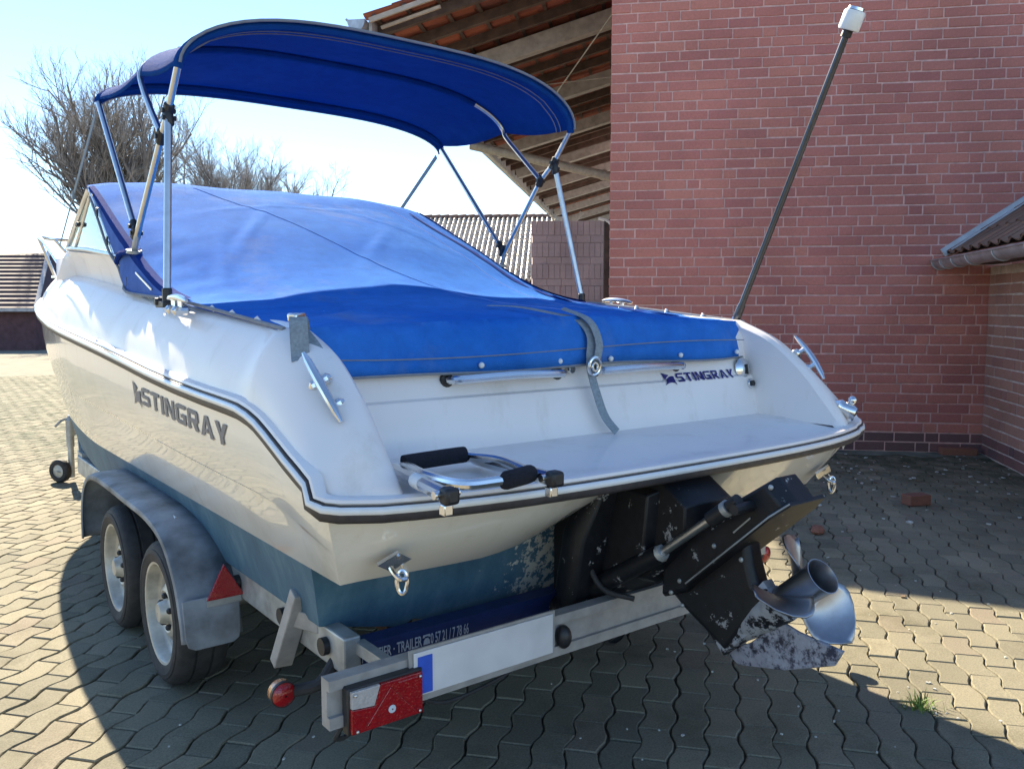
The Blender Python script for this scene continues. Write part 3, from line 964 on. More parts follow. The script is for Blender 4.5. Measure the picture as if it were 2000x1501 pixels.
# ------------------------------------------------------------------ small things on the ground
def loose_brick(loc, rz, dims, label, mat):
    t = MB(); t.box((0, 0, 0), dims); 
    o = t.build('loose_brick', mat, smooth=0, bevel=.006)
    o.location = (loc[0], loc[1], dims[2] / 2 + .002); o.rotation_euler = (0, 0, rz)
    return tag(o, label, 'brick', 'loose bricks on the paving')
b_ = MB()
def perforated(dims):
    m = MB(); m.box((0, 0, 0), dims)
    return m
loose_brick((3.75, -.52), R(-22), (.165, .095, .07), 'single red brick lying loose on the shaded paving', M['loose_brick'])
loose_brick(tuple(H(-.22, .09, 0))[:2], TH, (.30, .11, .065), 'flat brick lying at the wall foot in the corner by the annex', M['loose_brick'])
st = MB(); st.ball((0, 0, 0), .05, 9, 6, sc=(1.3, .8, .45)); st.box((.03, .01, .0), (.07, .05, .03))
o = st.build('brick_fragment', M['loose_brick'], smooth=30); o.location = (2.58, -.53, .018); o.rotation_euler = (0, 0, .4)
tag(o, 'small brown brick fragment on the shaded paving near the propeller', 'rubble')
# tuft of grass in a joint
gm = MB(); gr = random.Random(8)
for k in range(90):
    a = gr.uniform(0, 6.28); rr_ = abs(gr.gauss(0, .028)); x, y = math.cos(a) * rr_ * 1.5, math.sin(a) * rr_ * .8
    h_ = gr.uniform(.018, .05); lx, ly = gr.gauss(0, .022), gr.gauss(0, .022); w_ = .0022
    ca, sa = math.cos(a + 1.5) * w_, math.sin(a + 1.5) * w_
    gm.add([(x - ca, y - sa, -.01), (x + ca, y + sa, -.01), (x + lx * .5 + ca * .7, y + ly * .5 + sa * .7, h_ * .65), (x + lx * .5 - ca * .7, y + ly * .5 - sa * .7, h_ * .65), (x + lx, y + ly, h_)],
           [(0, 1, 2, 3), (3, 2, 4)])
o = gm.build('grass_tuft', M['grass'], smooth=0, fix=False); o.location = (.90, -1.985, 0); o.rotation_euler = (0, 0, R(-20))
tag(o, 'small green grass tuft growing between the pavers at the shadow edge', 'grass tuft')
# chippings and dry leaves scattered in the shade by the wall
cm = MB(); cr = random.Random(6)
for k in range(260):
    u_, of = cr.uniform(-3.3, .3), abs(cr.gauss(.2, 1.5)) + .1
    p = H(u_ - of * .2, of, 0)
    if p.x < 1.2: continue
    s = cr.uniform(.004, .014) * (1.4 if cr.random() < .12 else 1)
    cm.box((p.x, p.y, .002 + s * .2), (s * 2, s * 1.3, s * .5), Matrix.Rotation(cr.uniform(0, 3), 3, 'Z') @ Matrix.Rotation(cr.uniform(-.3, .3), 3, 'X'), 1 if cr.random() < .3 else 0)
tag(cm.build('chippings', [M['debris'], M['leaf_dry']], smooth=0), kind='stuff')
cm = MB()
for k in range(130):
    x, y = cr.uniform(-1.6, 2.2), cr.uniform(-2.9, -.6)
    s = cr.uniform(.002, .005)
    cm.box((x, y, .002), (s * 2, s * 1.4, s), Matrix.Rotation(cr.uniform(0, 3), 3, 'Z'), 0)
tag(cm.build('grit', [M['debris']], smooth=0), kind='stuff')
# ------------------------------------------------------------------ the motor boat
boat = thing('motorboat', (0, 1.2, 0), 'white motorboat with blue bottom on a trailer, its cockpit covered', 'boat')
YS = [-1.60, -.88, -.52, .2, 1.33, 2.03, 2.6, 3.0, 3.4, 3.7, 4.0, 4.2, 4.28]
def b_rail(y): return smooth_interp(y, [-1.7, 1.3, 2.1, 2.6, 3.0, 3.4, 3.7, 4.0, 4.2, 4.28], [1.052, 1.048, 1.000, .948, .885, .79, .668, .475, .245, .0])
def z_rail(y): return smooth_interp(y, [-1.63, -1.603, -1.507, -1.404, -1.292, -1.169, -.878, -.52, .21, 1.33, 2.2, 3.2, 4.28], [.90, .93, .964, 1.003, 1.042, 1.063, 1.073, 1.088, 1.139, 1.21, 1.268, 1.352, 1.44])
def b_ch(y): return smooth_interp(y, [-1.6, 1.0, 2.0, 2.6, 3.2, 3.7, 4.05, 4.15], [.952, .952, .91, .81, .60, .33, .08, .0])
def z_ch(y): return smooth_interp(y, [-1.6, 1.0, 2.0, 3.0, 3.6, 4.0, 4.15], [.667, .667, .70, .83, 1.0, 1.2, 1.32])
def z_keel(y): return smooth_interp(y, [-1.6, 1.3, 2.4, 3.2, 3.7, 4.0, 4.15], [.29, .29, .35, .52, .80, 1.10, 1.32])
def side_pt(y, t):
    """port/starboard topside below the rail, t 0 at the rail, 1 at the paint line"""
    br_, zr = b_rail(y), z_rail(y) - .018
    bc_, zc = b_ch(y), z_ch(y)
    kx = br_ * .55 + bc_ * .45 + .012 * min(1, (4.2 - y) / 2)
    kz = zc + .46 * (zr - zc)
    if t < .5: s = t / .5; x = br_ + (kx - br_) * s + .012 * math.sin(math.pi * s); z = zr + (kz - zr) * s
    else:
        s = (t - .5) / .5
        x = kx - .007 * min(1, s * 20) + (bc_ - kx + .007) * s + .006 * math.sin(math.pi * s) - 0.0; z = kz + (zc - kz) * s
    return x, z
ystat = [-1.5, -1.45, -1.4, -1.35, -1.3, -1.25, -1.2, -1.15] + list(np.linspace(-1.1, 2.5, 37)) + [2.6, 2.8, 3.0, 3.2, 3.4, 3.55, 3.7, 3.82, 3.92, 4.0, 4.07, 4.12, 4.15]
tst = [0, .1, .2, .3, .4, .47, .5, .52, .56, .65, .75, .85, .93, 1]
def stem_y(y, t):
    """sections lean forward towards the bow"""
    k = max(0, (y - 2.6) / 1.55)
    return y + (1 - t) * .13 * k ** 2
def aft_y(x): 
    a = min(abs(x) / 1.08, 1)
    return -1.775 + .03 * a ** 2 + .12 * a ** 4
mb = MB()
for sg in (-1, 1):
    rows = []
    # rounded stern quarter: last stations run from the rail corner to the paint line corner
    for f in (0,):
        row = []
        for t in tst:
            x, z = side_pt(-1.5, t); x0, z0 = 1.04, .864
            if t < 1: zz = z0 + (.667 - z0) * t
            else: zz = .667
            yy = -1.630 + (-1.5 + 1.630) * t
            row.append((sg * (1.04 + (.952 - 1.04) * t), yy, zz))
        rows.append(row)
    row = []
    for t in tst:
        zt = .895 + (.667 - .895) * t
        row.append((sg * (1.058 + (.952 - 1.058) * t ** 1.1), -1.59 + .09 * t, zt))
    rows.append(row)
    for y in ystat[1:]:
        row = []
        for t in tst:
            x, z = side_pt(y, t)
            row.append((sg * max(x, 0), stem_y(y, t), z))
        rows.append(row)
    mb.grid(rows)
    # aft face of the stern pod, its underside and inner cheek
    xs = [1.04, 1.0, .95, .9, .8, .7, .62, .54, .48, .42, .364, .31, .27, .24, .215]
    zb = [.667, .667, .667, .667, .664, .661, .659, .658, .663, .671, .684, .706, .74, .79, .862]
    top, mid, mid2, bot, und = [], [], [], [], []
    for i, (x, zz) in enumerate(zip(xs, zb)):
        xb = x if i else .952
        xb = min(x, .952) if i < 3 else x
        yt = aft_y(x) + .028 if i else -1.630
        T = V(x, yt, .864); B = V(xb, -1.5, zz)
        if i < 3: B = V([.952, .945, .93][i], -1.5, .667)
        top.append((sg * T[0], T[1], T[2]))
        for f, lst in ((.35, mid), (.72, mid2)):
            P = T + (B - T) * f; P[1] -= .02 * math.sin(math.pi * f) * min(1, i / 3)
            lst.append((sg * P[0], P[1], P[2]))
        bot.append((sg * B[0], B[1], B[2])); und.append((sg * B[0], -1.30, B[2] + .002))
    mb.grid([top, mid, mid2, bot], flip=sg > 0)
    mb.grid([bot, und], flip=sg > 0)
hull = mb.build('hull', M['gel'], boat, smooth=22)
# closing panel under the platform, above the drive
mb = MB(); mb.add([(-1.0, aft_y(1.0) + .05, .866), (0, aft_y(0) + .03, .866), (1.0, aft_y(1.0) + .05, .866), (1.0, -1.2, .866), (-1.0, -1.2, .866)], [(0, 1, 2, 3, 4)])
mb.build('platform_underside', M['gel'], boat, smooth=0)
# blue bottom
mb = MB()
yb = [-1.33] + [y for y in ystat if y > -1.25]
for sg in (-1, 1):
    rows = []
    for y in yb:
        bc_, zc, zk = b_ch(y), z_ch(y), z_keel(y)
        x2 = max(bc_ - .052, 0); h = (zc - zk)
        z2 = zc - min(.187, h * .5)
        pts = [(bc_, zc), (bc_ - .018, zc - .06 * min(1, h * 3)), (x2, z2)]
        n = 3
        last = (x2, z2)
        for q in range(1, n + 1):                                     # V bottom with two spray strakes
            x_ = x2 * (1 - q / (n + .0)); z_ = z2 + (zk - z2) * (q / n)
            if q < n:
                st_ = .022 * min(1, h * 3)
                pts.append((x_ + .03 * min(1, x2 * 2), z_ - st_ * .35)); pts.append((x_, z_ + st_ * .5))
            else: pts.append((0, zk))
        rake = lambda z: (-1.27 - (z - .5) * .4) if y == yb[0] else None
        row = []
        for i, (x, z) in enumerate(pts):
            yy = rake(z) if y == yb[0] else stem_y(y, 1)
            row.append((sg * x, yy, z))
        rows.append(row)
    mb.grid(rows)
    if sg < 0: trL = rows[0]
    else: trR = rows[0]
poly = trL + trR[::-1][1:]
topz = .86; yt = -1.27 - (topz - .5) * .4
tp = [(.93, yt, topz), (-.93, yt, topz)]
mb.add(poly + tp, [tuple(range(len(poly) + 2))])
bottom = mb.build('hull_bottom', M['antifoul'], boat, smooth=25)
# rub rail
path = []
for y in np.linspace(4.275, -1.55, 70):
    b = b_rail(y)
    path.append((-b, y, z_rail(y)))
path = [(-b_rail(y), y + .13 * max(0, (y - 2.6) / 1.55) ** 2, z_rail(y)) for y in [4.27, 4.22, 4.15, 4.05, 3.95, 3.8, 3.65, 3.5, 3.3, 3.1, 2.9, 2.6, 2.3, 2.0, 1.6, 1.2, .8, .4, 0, -.3, -.6, -.88, -1.0, -1.1, -1.17, -1.24, -1.3, -1.36, -1.42, -1.48, -1.54, -1.59]]
corner = [(-1.056, -1.612, .903), (-1.047, -1.638, .892), (-1.024, -1.652, .887), (-.99, -1.660, .884)]
tr = [(x, aft_y(x), .882) for x in np.linspace(-.94, 0, 14)]
half = path + corner + tr
full = half + [(-x, y, z) for x, y, z in half[::-1][1:]]
def sweep_rail(prof, name, mat, par, pts=full):
    """prof = [(out, up)] ring swept along the rail"""
    P = [Vector(p) for p in pts]; rows = []
    for i, p in enumerate(P):
        t = (P[min(i + 1, len(P) - 1)] - P[max(i - 1, 0)]).normalized()
        o_ = Vector((-t.y, t.x, 0)).normalized() * -1
        up = o_.cross(t) if True else None
        if up.z < 0: up = -up
        if o_.dot(Vector((p.x, p.y - 1.0, 0))) < 0: o_ = -o_
        rows.append([tuple(p + o_ * a + up * b) for a, b in prof])
    m = MB(); m.grid(rows, closed=True)
    return m.build(name, mat, par, smooth=50)
rail = sweep_rail([(-.01, -.024), (.018, -.024), (.026, -.016), (.028, .004), (.022, .016), (-.01, .016)], 'rub_rail', M['rail_rubber'], boat)
sweep_rail([(.020 + .010 * math.cos(a), .004 + .0105 * math.sin(a)) for a in [-2.2, -1.4, -.7, 0, .7, 1.4, 2.2]], 'rail_insert', M['white_vinyl'], rail)
sweep_rail([(-.012, .014), (.012, .014), (.017, .020), (.014, .027), (-.004, .031), (-.012, .030)], 'deck_flange', M['gel_deck'], rail)

# deck: gunwales, stern wings, foredeck
def zd(y): return smooth_interp(y, [-1.2, -.3, .25, 1.0, 1.7, 3.05, 3.9, 4.3], [1.252, 1.312, 1.345, 1.41, 1.463, 1.512, 1.535, 1.53])
S_ = [0, .25, .5, .75, 1]
Rt = [(1.054, -1.20, 1.08), (1.054, -1.32, 1.05), (1.054, -1.45, 1.005), (1.054, -1.56, .965), (1.03, -1.63, .908)]
Mt = [(.985, -1.20, 1.250), (.985, -1.345, 1.188), (.985, -1.485, 1.092), (.98, -1.595, .995), (.965, -1.655, .91)]
Ct = [(.89, -1.205, 1.272), (.89, -1.36, 1.215), (.89, -1.50, 1.115), (.89, -1.61, 1.0), (.89, -1.69, .908)]
def tab(T_, s): return V(*[smooth_interp(s, S_, [p[i] for p in T_]) for i in range(3)])
FX = .89
mb = MB()
for sg in (-1, 1):
    rows = []
    for s in [1.001] + list(np.linspace(1, 0, 30)):
        dn = V(0, -.012, -.05) if s > 1 else V(0, 0, 0); s = min(s, 1)
        A_, Mi, C_ = tab(Rt, s) + dn, tab(Mt, s) + dn, tab(Ct, s) + dn
        row = []
        for q in np.linspace(0, 1, 11):
            a_ = A_ * (1 - q) ** 2 + C_ * q ** 2 + 2 * q * (1 - q) * (2 * Mi - .5 * (A_ + C_)) if False else None
            # outer face up to the crease, then a softer inner shoulder
            if q < .5:
                u_ = q / .5; p = A_ + (Mi - A_) * u_; p[0] += .016 * math.sin(math.pi * u_); 
            else:
                u_ = (q - .5) / .5; p = Mi + (C_ - Mi) * u_; p[2] += .012 * math.sin(math.pi * u_)
            row.append((sg * p[0], p[1], p[2]))
        # turn down into the recess
        row.append((sg * (C_[0] - .012), C_[1] + .004, C_[2] - .010))
        row.append((sg * (C_[0] - .016 - .0 * s), C_[1] + .01, min(C_[2] - .03, .91)))
        rows.append(row)
    for y in list(np.linspace(-1.13, 3.9, 90)) + [3.95, 4.0, 4.05, 4.1, 4.15, 4.2, 4.24, 4.27]:
        b, zr, zz = b_rail(y), z_rail(y) + .017, zd(y)
        k = min(1, b / .6)
        A_ = V(b - .004, y, zr); Mi = V(b - .095 * k, y, zz); C_ = V(b - .19 * k, y, zz + .02)
        row = []
        for q in np.linspace(0, 1, 11):
            if q < .5:
                u_ = q / .5; p = A_ + (Mi - A_) * u_; p[0] += .016 * math.sin(math.pi * u_) * k
            else:
                u_ = (q - .5) / .5; p = Mi + (C_ - Mi) * u_; p[2] += .012 * math.sin(math.pi * u_)
            row.append((sg * p[0], y + (.13 * max(0, (y - 2.6) / 1.55) ** 2), p[2]))
        yy = row[-1][1]
        cr_ = smooth_interp(y, [-1.1, .3, 1.9, 2.2, 2.6, 3.2, 3.9, 4.27], [-.10, -.05, .02, .17, .16, .10, .04, .0]) if y > .2 else -.1
        row.append((sg * C_[0] * .96, yy, C_[2] + cr_ * .6)); row.append((sg * C_[0] * .8 if y > .2 else sg * C_[0] * .95, yy, C_[2] + cr_))
        rows.append(row)
    mb.grid(rows)
deck = mb.build('deck', M['gel_deck'], boat, smooth=40)
# foredeck centre
mb = MB(); rows = []
for y in [1.8, 2.1, 2.4, 2.7, 3.0, 3.4, 3.75, 4.0, 4.2, 4.27]:
    b = b_rail(y); k = min(1, b / .6); cx = (b - .19 * k) * .8; zz = zd(y) + .02 + smooth_interp(y, [-1.1, .3, 1.9, 2.2, 2.6, 3.2, 3.9, 4.27], [-.10, -.05, .02, .17, .16, .10, .04, .0])
    rows.append([(cx * t, y + .13 * max(0, (y - 2.6) / 1.55) ** 2, zz + .04 * (1 - t * t)) for t in np.linspace(-1, 1, 9)])
mb.grid(rows); mb.build('foredeck', M['gel_deck'], boat)
# swim platform, recess wall
mb = MB(); rows = []
for x in np.linspace(-1.02, 1.02, 27):
    a = aft_y(x)
    c_ = [(-1.33, .924), (-1.45, .921), (a + .12, .908), (a + .055, .904), (a + .022, .902), (a + .004, .896)]
    rows.append([(x, max(y, -1.9), z) for y, z in c_])
mb.grid(rows); plat = mb.build('swim_platform', M['gel_deck'], boat, smooth=30)
mb = MB()
prof = [(-1.345, .921), (-1.335, .935), (-1.325, .97), (-1.305, 1.06), (-1.302, 1.066), (-1.29, 1.072), (-1.27, 1.12), (-1.255, 1.21), (-1.22, 1.262), (-1.12, 1.27)]
mb.grid([[(x, y + (.03 * max(0, abs(x) - .8) if True else 0), z) for y, z in prof] for x in np.linspace(-.885, .885, 13)])
mb.build('transom_wall', M['gel_deck'], boat, smooth=35)

# stern eyes
def stern_eye(sg):
    mb = MB(); c = V(sg * .872, -1.618, .742)
    n_ = Vector((0, -.62, -.78)).normalized() if False else Vector((0, -.80, -.60)).normalized()
    a_ = Vector((1, 0, 0)); b2 = n_.cross(a_)
    mb.prism([(-.045, 0), (0, .034), (.045, 0), (0, -.034)], (c, a_, b2, n_), -.002, .006)
    base = Vector(c) + n_ * .006
    mb.tube([base + a_ * .016 * math.cos(q) + n_ * (.012 + .022 * max(math.sin(q), -.2)) * 1.5 for q in np.linspace(-.2, math.pi + .2, 12)], .0065, 8)
    mb.build('stern_eye', M['chrome'], boat)
    mb = MB(); rc = base + n_ * .040 + Vector((0, 0, -.014))
    mb.tube([rc + Vector((.020 * math.cos(q) * .5, -.020 * math.cos(q) * .3, .028 * math.sin(q))) for q in np.linspace(0, 2 * math.pi, 18, endpoint=False)], .005, 7, closed=True)
    mb.build('shackle', M['chrome'], boat)
stern_eye(-1); stern_eye(1)
# cleats
def cleat(p, axis, up, L=.2, name='cleat'):
    a_, u_ = Vector(axis).normalized(), Vector(up).normalized(); s_ = a_.cross(u_); p = Vector(p)
    mb = MB()
    pts = [p + a_ * (t * L / 2) + u_ * (.046 - .008 * abs(t) ** 2) for t in (-1, -.75, -.35, 0, .35, .75, 1)]
    mb.tube(pts, [.005, .0095, .011, .0115, .011, .0095, .005], 10)
    for t in (-.36, .36):
        q = p + a_ * (t * L / 2)
        mb.tube([q, q + u_ * .02, q + u_ * .042], [.012, .009, .010], 8)
        mb.tube([q - s_ * .026 + u_ * .001, q - s_ * .02 + u_ * .004, q + s_ * .02 + u_ * .004, q + s_ * .026 + u_ * .001], [.009, .015, .015, .009], 10)
    return mb.build(name, M['chrome'], boat)
cleat((-.955, -1.46, 1.118), (.12, -.68, -.72), (-.60, -.52, .60), .21)
cleat((.955, -1.46, 1.118), (-.12, -.68, -.72), (.60, -.52, .60), .21)
cleat((-1.0, -.44, 1.312), (0, 1, .05), (0, 0, 1), .2); cleat((1.0, -.44, 1.312), (0, 1, .05), (0, 0, 1), .2)
# recess grab rails
def grab(x0, x1):
    mb = MB(); y0, z0 = -1.275, 1.118
    mb.tube(curve_pts([(x0, y0 + .02, z0), (x0 + .005, y0 - .03, z0 + .002), (x0 + .04, y0 - .055, z0 + .004), ((x0 + x1) / 2, y0 - .062, z0 + .008), (x1 - .04, y0 - .055, z0 + .004), (x1 - .005, y0 - .03, z0 + .002), (x1, y0 + .02, z0)], 24), .0125, 10)
    g = mb.build('grab_rail', M['chrome'], boat)
    for x in (x0, x1):
        b_ = MB(); b_.cyl((x, y0 + .012, z0), (x, y0 - .006, z0), .021, 14); b_.build('socket', M['black_plastic'], g)
grab(-.50, -.085); grab(.075, .47)
# filler cap, hose plug, drain socket on the recess wall
def disc(c, n, r, h, name, mat, dome=0):
    n = Vector(n).normalized(); a_ = n.cross(Vector((1, 0, .01))).normalized(); b2 = n.cross(a_)
    mb = MB(); mb.lathe([(r * .02, h + dome), (r * .5, h + dome * .8), (r * .86, h + dome * .1), (r, h * .6), (r, 0)], (c, a_, b2, n), 24)
    return mb.build(name, mat, boat, smooth=50)
cap = disc((.835, -1.286, 1.092), (0, -1, .18), .042, .008, 'filler_cap', M['chrome'], .012)
b_ = MB(); b_.beam((.835, -1.313, 1.073), (.835, -1.306, 1.111), .006, .006); b_.build('cap_key', M['black_plastic'], cap)
pl_ = disc((.857, -1.309, 1.036), (0, -1, .18), .019, .010, 'hose_fitting', M['chrome']); 
b_ = MB(); b_.cyl((.857, -1.314, 1.037), (.857, -1.324, 1.039), .011, 12); b_.build('plug', M['black_plastic'], pl_)
disc((-.030, -1.276, 1.128), (0, -1, .1), .015, .012, 'snap_socket', M['chrome'])
# chrome mast socket light at the starboard wing
mb = MB(); c = Vector((.96, -1.635, .965)); a_ = Vector((.35, -.75, -.35)).normalized()
mb.lathe([(.004, .05), (.022, .045), (.03, .025), (.026, .0), (.03, -.015), (.012, -.04)], (c, a_.cross(Vector((0, 0, 1))).normalized(), a_.cross(a_.cross(Vector((0, 0, 1)))).normalized(), a_), 14)
mb.ball(tuple(c + Vector((.01, -.03, .03))), .016)
mb.build('ski_eye', M['chrome'], boat)
# all-round light on its leaning pole
mb = MB(); p0, p1 = Vector((.945, -1.165, 1.27)), Vector((.952, -1.603, 2.272))
mb.tube([p0, p0.lerp(p1, .06), p0.lerp(p1, .07), p1], [.016, .0155, .0125, .0115], 10); pole = mb.build('stern_light_pole', M['pole'], boat)
dr = (p1 - p0).normalized()
mb = MB(); mb.cyl(p1 - dr * .012, p1 + dr * .012, .018, 12); mb.build('lamp_collar', M['black_plastic'], pole)
mb = MB(); a_ = dr.cross(Vector((0, 1, 0))).normalized(); b2 = dr.cross(a_)
mb.lathe([(.003, .010), (.034, .011), (.037, .016), (.037, .068), (.033, .075), (.003, .076)], (p1, a_, b2, dr), 16); mb.build('lamp', M['lamp_white'], pole, smooth=40)
mb = MB(); mb.lathe([(.002, .088), (.027, .086), (.029, .077), (.002, .076)], (p1, a_, b2, dr), 16); mb.build('lamp_cap', M['chrome'], pole, smooth=40)
b_ = MB(); b_.lathe([(.034, 0), (.032, .01), (.016, .016), (.014, .03), (.002, .03)], (p0 - Vector((0, 0, .012)), (1, 0, 0), (0, 1, 0), (0, 0, 1)), 14); b_.build('pole_socket', M['chrome'], pole)

# boarding ladder folded on the platform
lad = MB()
def rail_(a, b, r=.0125): lad.tube([a, b], r, 10)
zl = .946
L0, L1 = V(-.825, -1.545, zl - .008), V(-.90, -1.885, zl)         # port leg, forward and aft ends
R0, R1 = V(-.585, -1.54, zl - .008), V(-.622, -1.885, zl)
rail_(L0, L1, .0165); rail_(R0, R1, .0165)
lad_o = None
off = V(.03, 0, .008)
lad.tube(curve_pts([L0 + off, V(-.84, -1.70, zl + .006), V(-.845, -1.80, zl + .008), V(-.825, -1.853, zl + .008), V(-.775, -1.862, zl + .008), V(-.70, -1.862, zl + .008), V(-.655, -1.842, zl + .008), V(-.632, -1.79, zl + .008), V(-.60, -1.66, zl + .006), R0 - off * V(1, 1, -1)], 40), .0125, 10)
lad.tube([L0 + off * .6, R0 - off * V(.6, 1, -.6)], .0115, 10)
ladder = lad.build('boarding_ladder', M['chrome'], boat)
for P1 in (L1, R1):
    b_ = MB(); b_.box(P1 + V(0, -.012, .002), (.034, .034, .036)); b_.build('ladder_hinge', M['black_plastic'], ladder, bevel=.008)
    b_ = MB(); b_.box(P1 + V(-.004, -.006, -.027), (.022, .022, .024)); b_.build('bracket', M['chrome'], ladder, bevel=.003)
    b_ = MB(); b_.cyl(P1 + V(-.03, -.0, .004), P1 + V(.03, -.0, .004), .009, 12); b_.build('hinge_bolt', M['chrome'], ladder)
b_ = MB(); b_.tube(curve_pts([V(-.795, -1.55, zl + .004), V(-.79, -1.551, zl + .006), V(-.64, -1.547, zl + .008), V(-.632, -1.547, zl + .006)], 10), [.012] + [.0205] * 8 + [.012], 14); b_.build('foam_grip', M['foam'], ladder)
b_ = MB(); b_.tube(curve_pts([V(-.735, -1.866, zl + .008), V(-.728, -1.867, zl + .008), V(-.66, -1.848, zl + .008), V(-.648, -1.838, zl + .008)], 10), [.012] + [.0205] * 8 + [.012], 14); b_.build('foam_grip', M['foam'], ladder)
q = L0 + (L1 - L0) * .45; b_ = MB(); b_.tube([q, q + (L1 - L0) * .16], .0175, 12); b_.build('paper_label', M['lamp_white'], ladder)

# windshield on its coaming
sill = [(-.93, .50, 1.515), (-.93, .75, 1.556), (-.93, 1.3, 1.600), (-.915, 1.75, 1.630), (-.885, 2.02, 1.648), (-.80, 2.25, 1.655), (-.5, 2.45, 1.66), (0, 2.52, 1.665)]
topw = [(-.93, .75, 1.575), (-.92, 1.22, 1.885)]
mb = MB()
for sg in (-1, 1):
    rows = []
    for x, y, z in curve_pts(sill, 24):
        b = b_rail(y) - .19
        xo = min(-x + .03, b + .02) if y < 2.0 else -x + .05
        zdk = zd(y) + (.0 if y < 2.05 else .12)
        rows.append([(sg * xo, y + (0 if y < 1.9 else .05), zdk), (sg * (-x * .6 + xo * .4), y, z - .045), (sg * -x, y, z - .01), (sg * (-x - .02), y, z), (sg * (-x - .05), y - (.02 if y > 1.9 else 0), z)])
    mb.grid(rows)
coam = mb.build('coaming', M['gel_deck'], boat, smooth=40)
for sg in (-1, 1):
    fr = MB()
    P = lambda p: (sg * -p[0], p[1], p[2])
    fr.tube([P((-.925, .66, 1.545)), P((-.925, 1.3, 1.606)), P((-.91, 1.75, 1.636)), P((-.885, 2.0, 1.652))], .011, 8)
    fr.tube([P((-.885, 2.0, 1.650)), P((-.905, 1.6, 1.775)), P((-.918, 1.215, 1.893))], .013, 8)
    fr.tube([P((-.915, 1.62, 1.632)), P((-.919, 1.165, 1.872))], .008, 8)
    fr.tube([P((-.918, 1.215, 1.893)), P((-.926, .95, 1.74)), P((-.928, .70, 1.556))], .008, 8)
    f = fr.build('windshield_frame', M['alu'], boat)
    g = MB(); g.add([P((-.886, 1.99, 1.650)), P((-.914, 1.63, 1.635)), P((-.919, 1.19, 1.885))], [(0, 1, 2)]); 
    e_ = .005
    def pane(pts):
        m = MB(); n = len(pts)
        A = [P(p) for p in pts]; B = [(q[0] - sg * e_ * 1, q[1], q[2]) for q in A]
        m.add(A + B, [tuple(range(n)), tuple(range(2 * n - 1, n - 1, -1))] + [(i, (i + 1) % n, n + (i + 1) % n, n + i) for i in range(n)])
        return m.build('side_pane', M['glass'], f, smooth=0)
    pane([(-.886, 1.985, 1.650), (-.914, 1.63, 1.635), (-.919, 1.20, 1.88)])
    pane([(-.915, 1.61, 1.635), (-.925, 1.2, 1.598), (-.927, .71, 1.55), (-.926, .95, 1.735), (-.919, 1.18, 1.87)])
    b_ = MB(); b_.box(P((-.925, 1.45, 1.74)), (.03, .05, .02)); b_.build('window_catch', M['black_plastic'], f, bevel=.005)
fr = MB()
front = curve_pts([(-.885, 2.0, 1.652), (-.80, 2.25, 1.658), (-.5, 2.45, 1.664), (0, 2.52, 1.668), (.5, 2.45, 1.664), (.80, 2.25, 1.658), (.885, 2.0, 1.652)], 31)
topf = curve_pts([(-.918, 1.215, 1.893), (-.80, 1.42, 1.905), (-.5, 1.58, 1.918), (0, 1.64, 1.925), (.5, 1.58, 1.918), (.80, 1.42, 1.905), (.918, 1.215, 1.893)], 31)
fr.tube(front, .012, 8); fr.tube(topf, .012, 8)
for k in (9, 21): fr.tube([front[k], topf[k]], .010, 8)
f = fr.build('windshield_frame', M['alu'], boat)
m = MB(); m.grid([list(map(tuple, front)), list(map(tuple, topf))]); m.grid([[tuple(p - V(0, .006, 0)) for p in front], [tuple(p - V(0, .006, 0)) for p in topf]], flip=True); m.build('front_pane', M['glass'], f, fix=False)
# bow rail
mb = MB()
for sg in (-1, 1):
    pth = curve_pts([(sg * .86, 2.15, 1.475), (sg * .865, 2.45, 1.60), (sg * .86, 2.9, 1.74), (sg * .84, 3.25, 1.795), (sg * .76, 3.6, 1.82), (sg * .62, 4.0, 1.84), (sg * .3, 4.28, 1.85), (0, 4.36, 1.85)], 40)
    mb.tube(pth, .0125, 10)
    for (x, y, zt, xb, yb_, zb_) in ((.832, 3.30, 1.798, .74, 3.30, 1.53), (.62, 4.0, 1.84, .40, 3.98, 1.55)):
        mb.tube([(sg * x, y, zt), (sg * xb, yb_, zb_)], .011, 8)
        mb.cyl((sg * xb, yb_, zb_ - .004), (sg * xb, yb_, zb_ + .012), .026, 12)
    mb.cyl((sg * .86, 2.14, 1.462), (sg * .86, 2.14, 1.478), .026, 12)
mb.build('bow_rail', M['chrome'], boat)
# bow eye and bow roller
mb = MB(); mb.tube([V(0, 4.28, 1.22), V(0, 4.36, 1.19), V(0, 4.36, 1.14), V(0, 4.27, 1.12)], .009, 8); mb.build('bow_eye', M['chrome'], boat)

# lettering
def text_mesh(s, size, sx=1.0, bold=0.0, space=1.0):
    cu = bpy.data.curves.new('t', 'FONT'); cu.body = s; cu.size = size; cu.offset = bold; cu.space_character = space
    cu.resolution_u = 3
    o = bpy.data.objects.new('t', cu); COL.objects.link(o)
    dg = bpy.context.evaluated_depsgraph_get(); dg.update()
    me = bpy.data.meshes.new_from_object(o.evaluated_get(dg))
    bpy.data.objects.remove(o); bpy.data.curves.remove(cu)
    vs = [(v.co.x * sx, v.co.y) for v in me.vertices]; fs = [tuple(p.vertices) for p in me.polygons]
    bpy.data.meshes.remove(me)
    return vs, fs
def logo(h):
    """ray-shaped emblem: a fin, a swept body and a tail"""
    A = [(0, 1.0), (.26, .90), (.62, .76), (.40, .60), (.22, .40), (.13, .20), (.14, .55)]
    B = [(.0, -.04), (.16, .22), (.36, .44), (.60, .60), (.82, .66), (1.0, .64), (.97, .30), (1.02, -.10), (.84, .10), (.60, .17), (.32, .12)]
    return [(x * h, y * h) for x, y in A], [(x * h, y * h) for x, y in B]
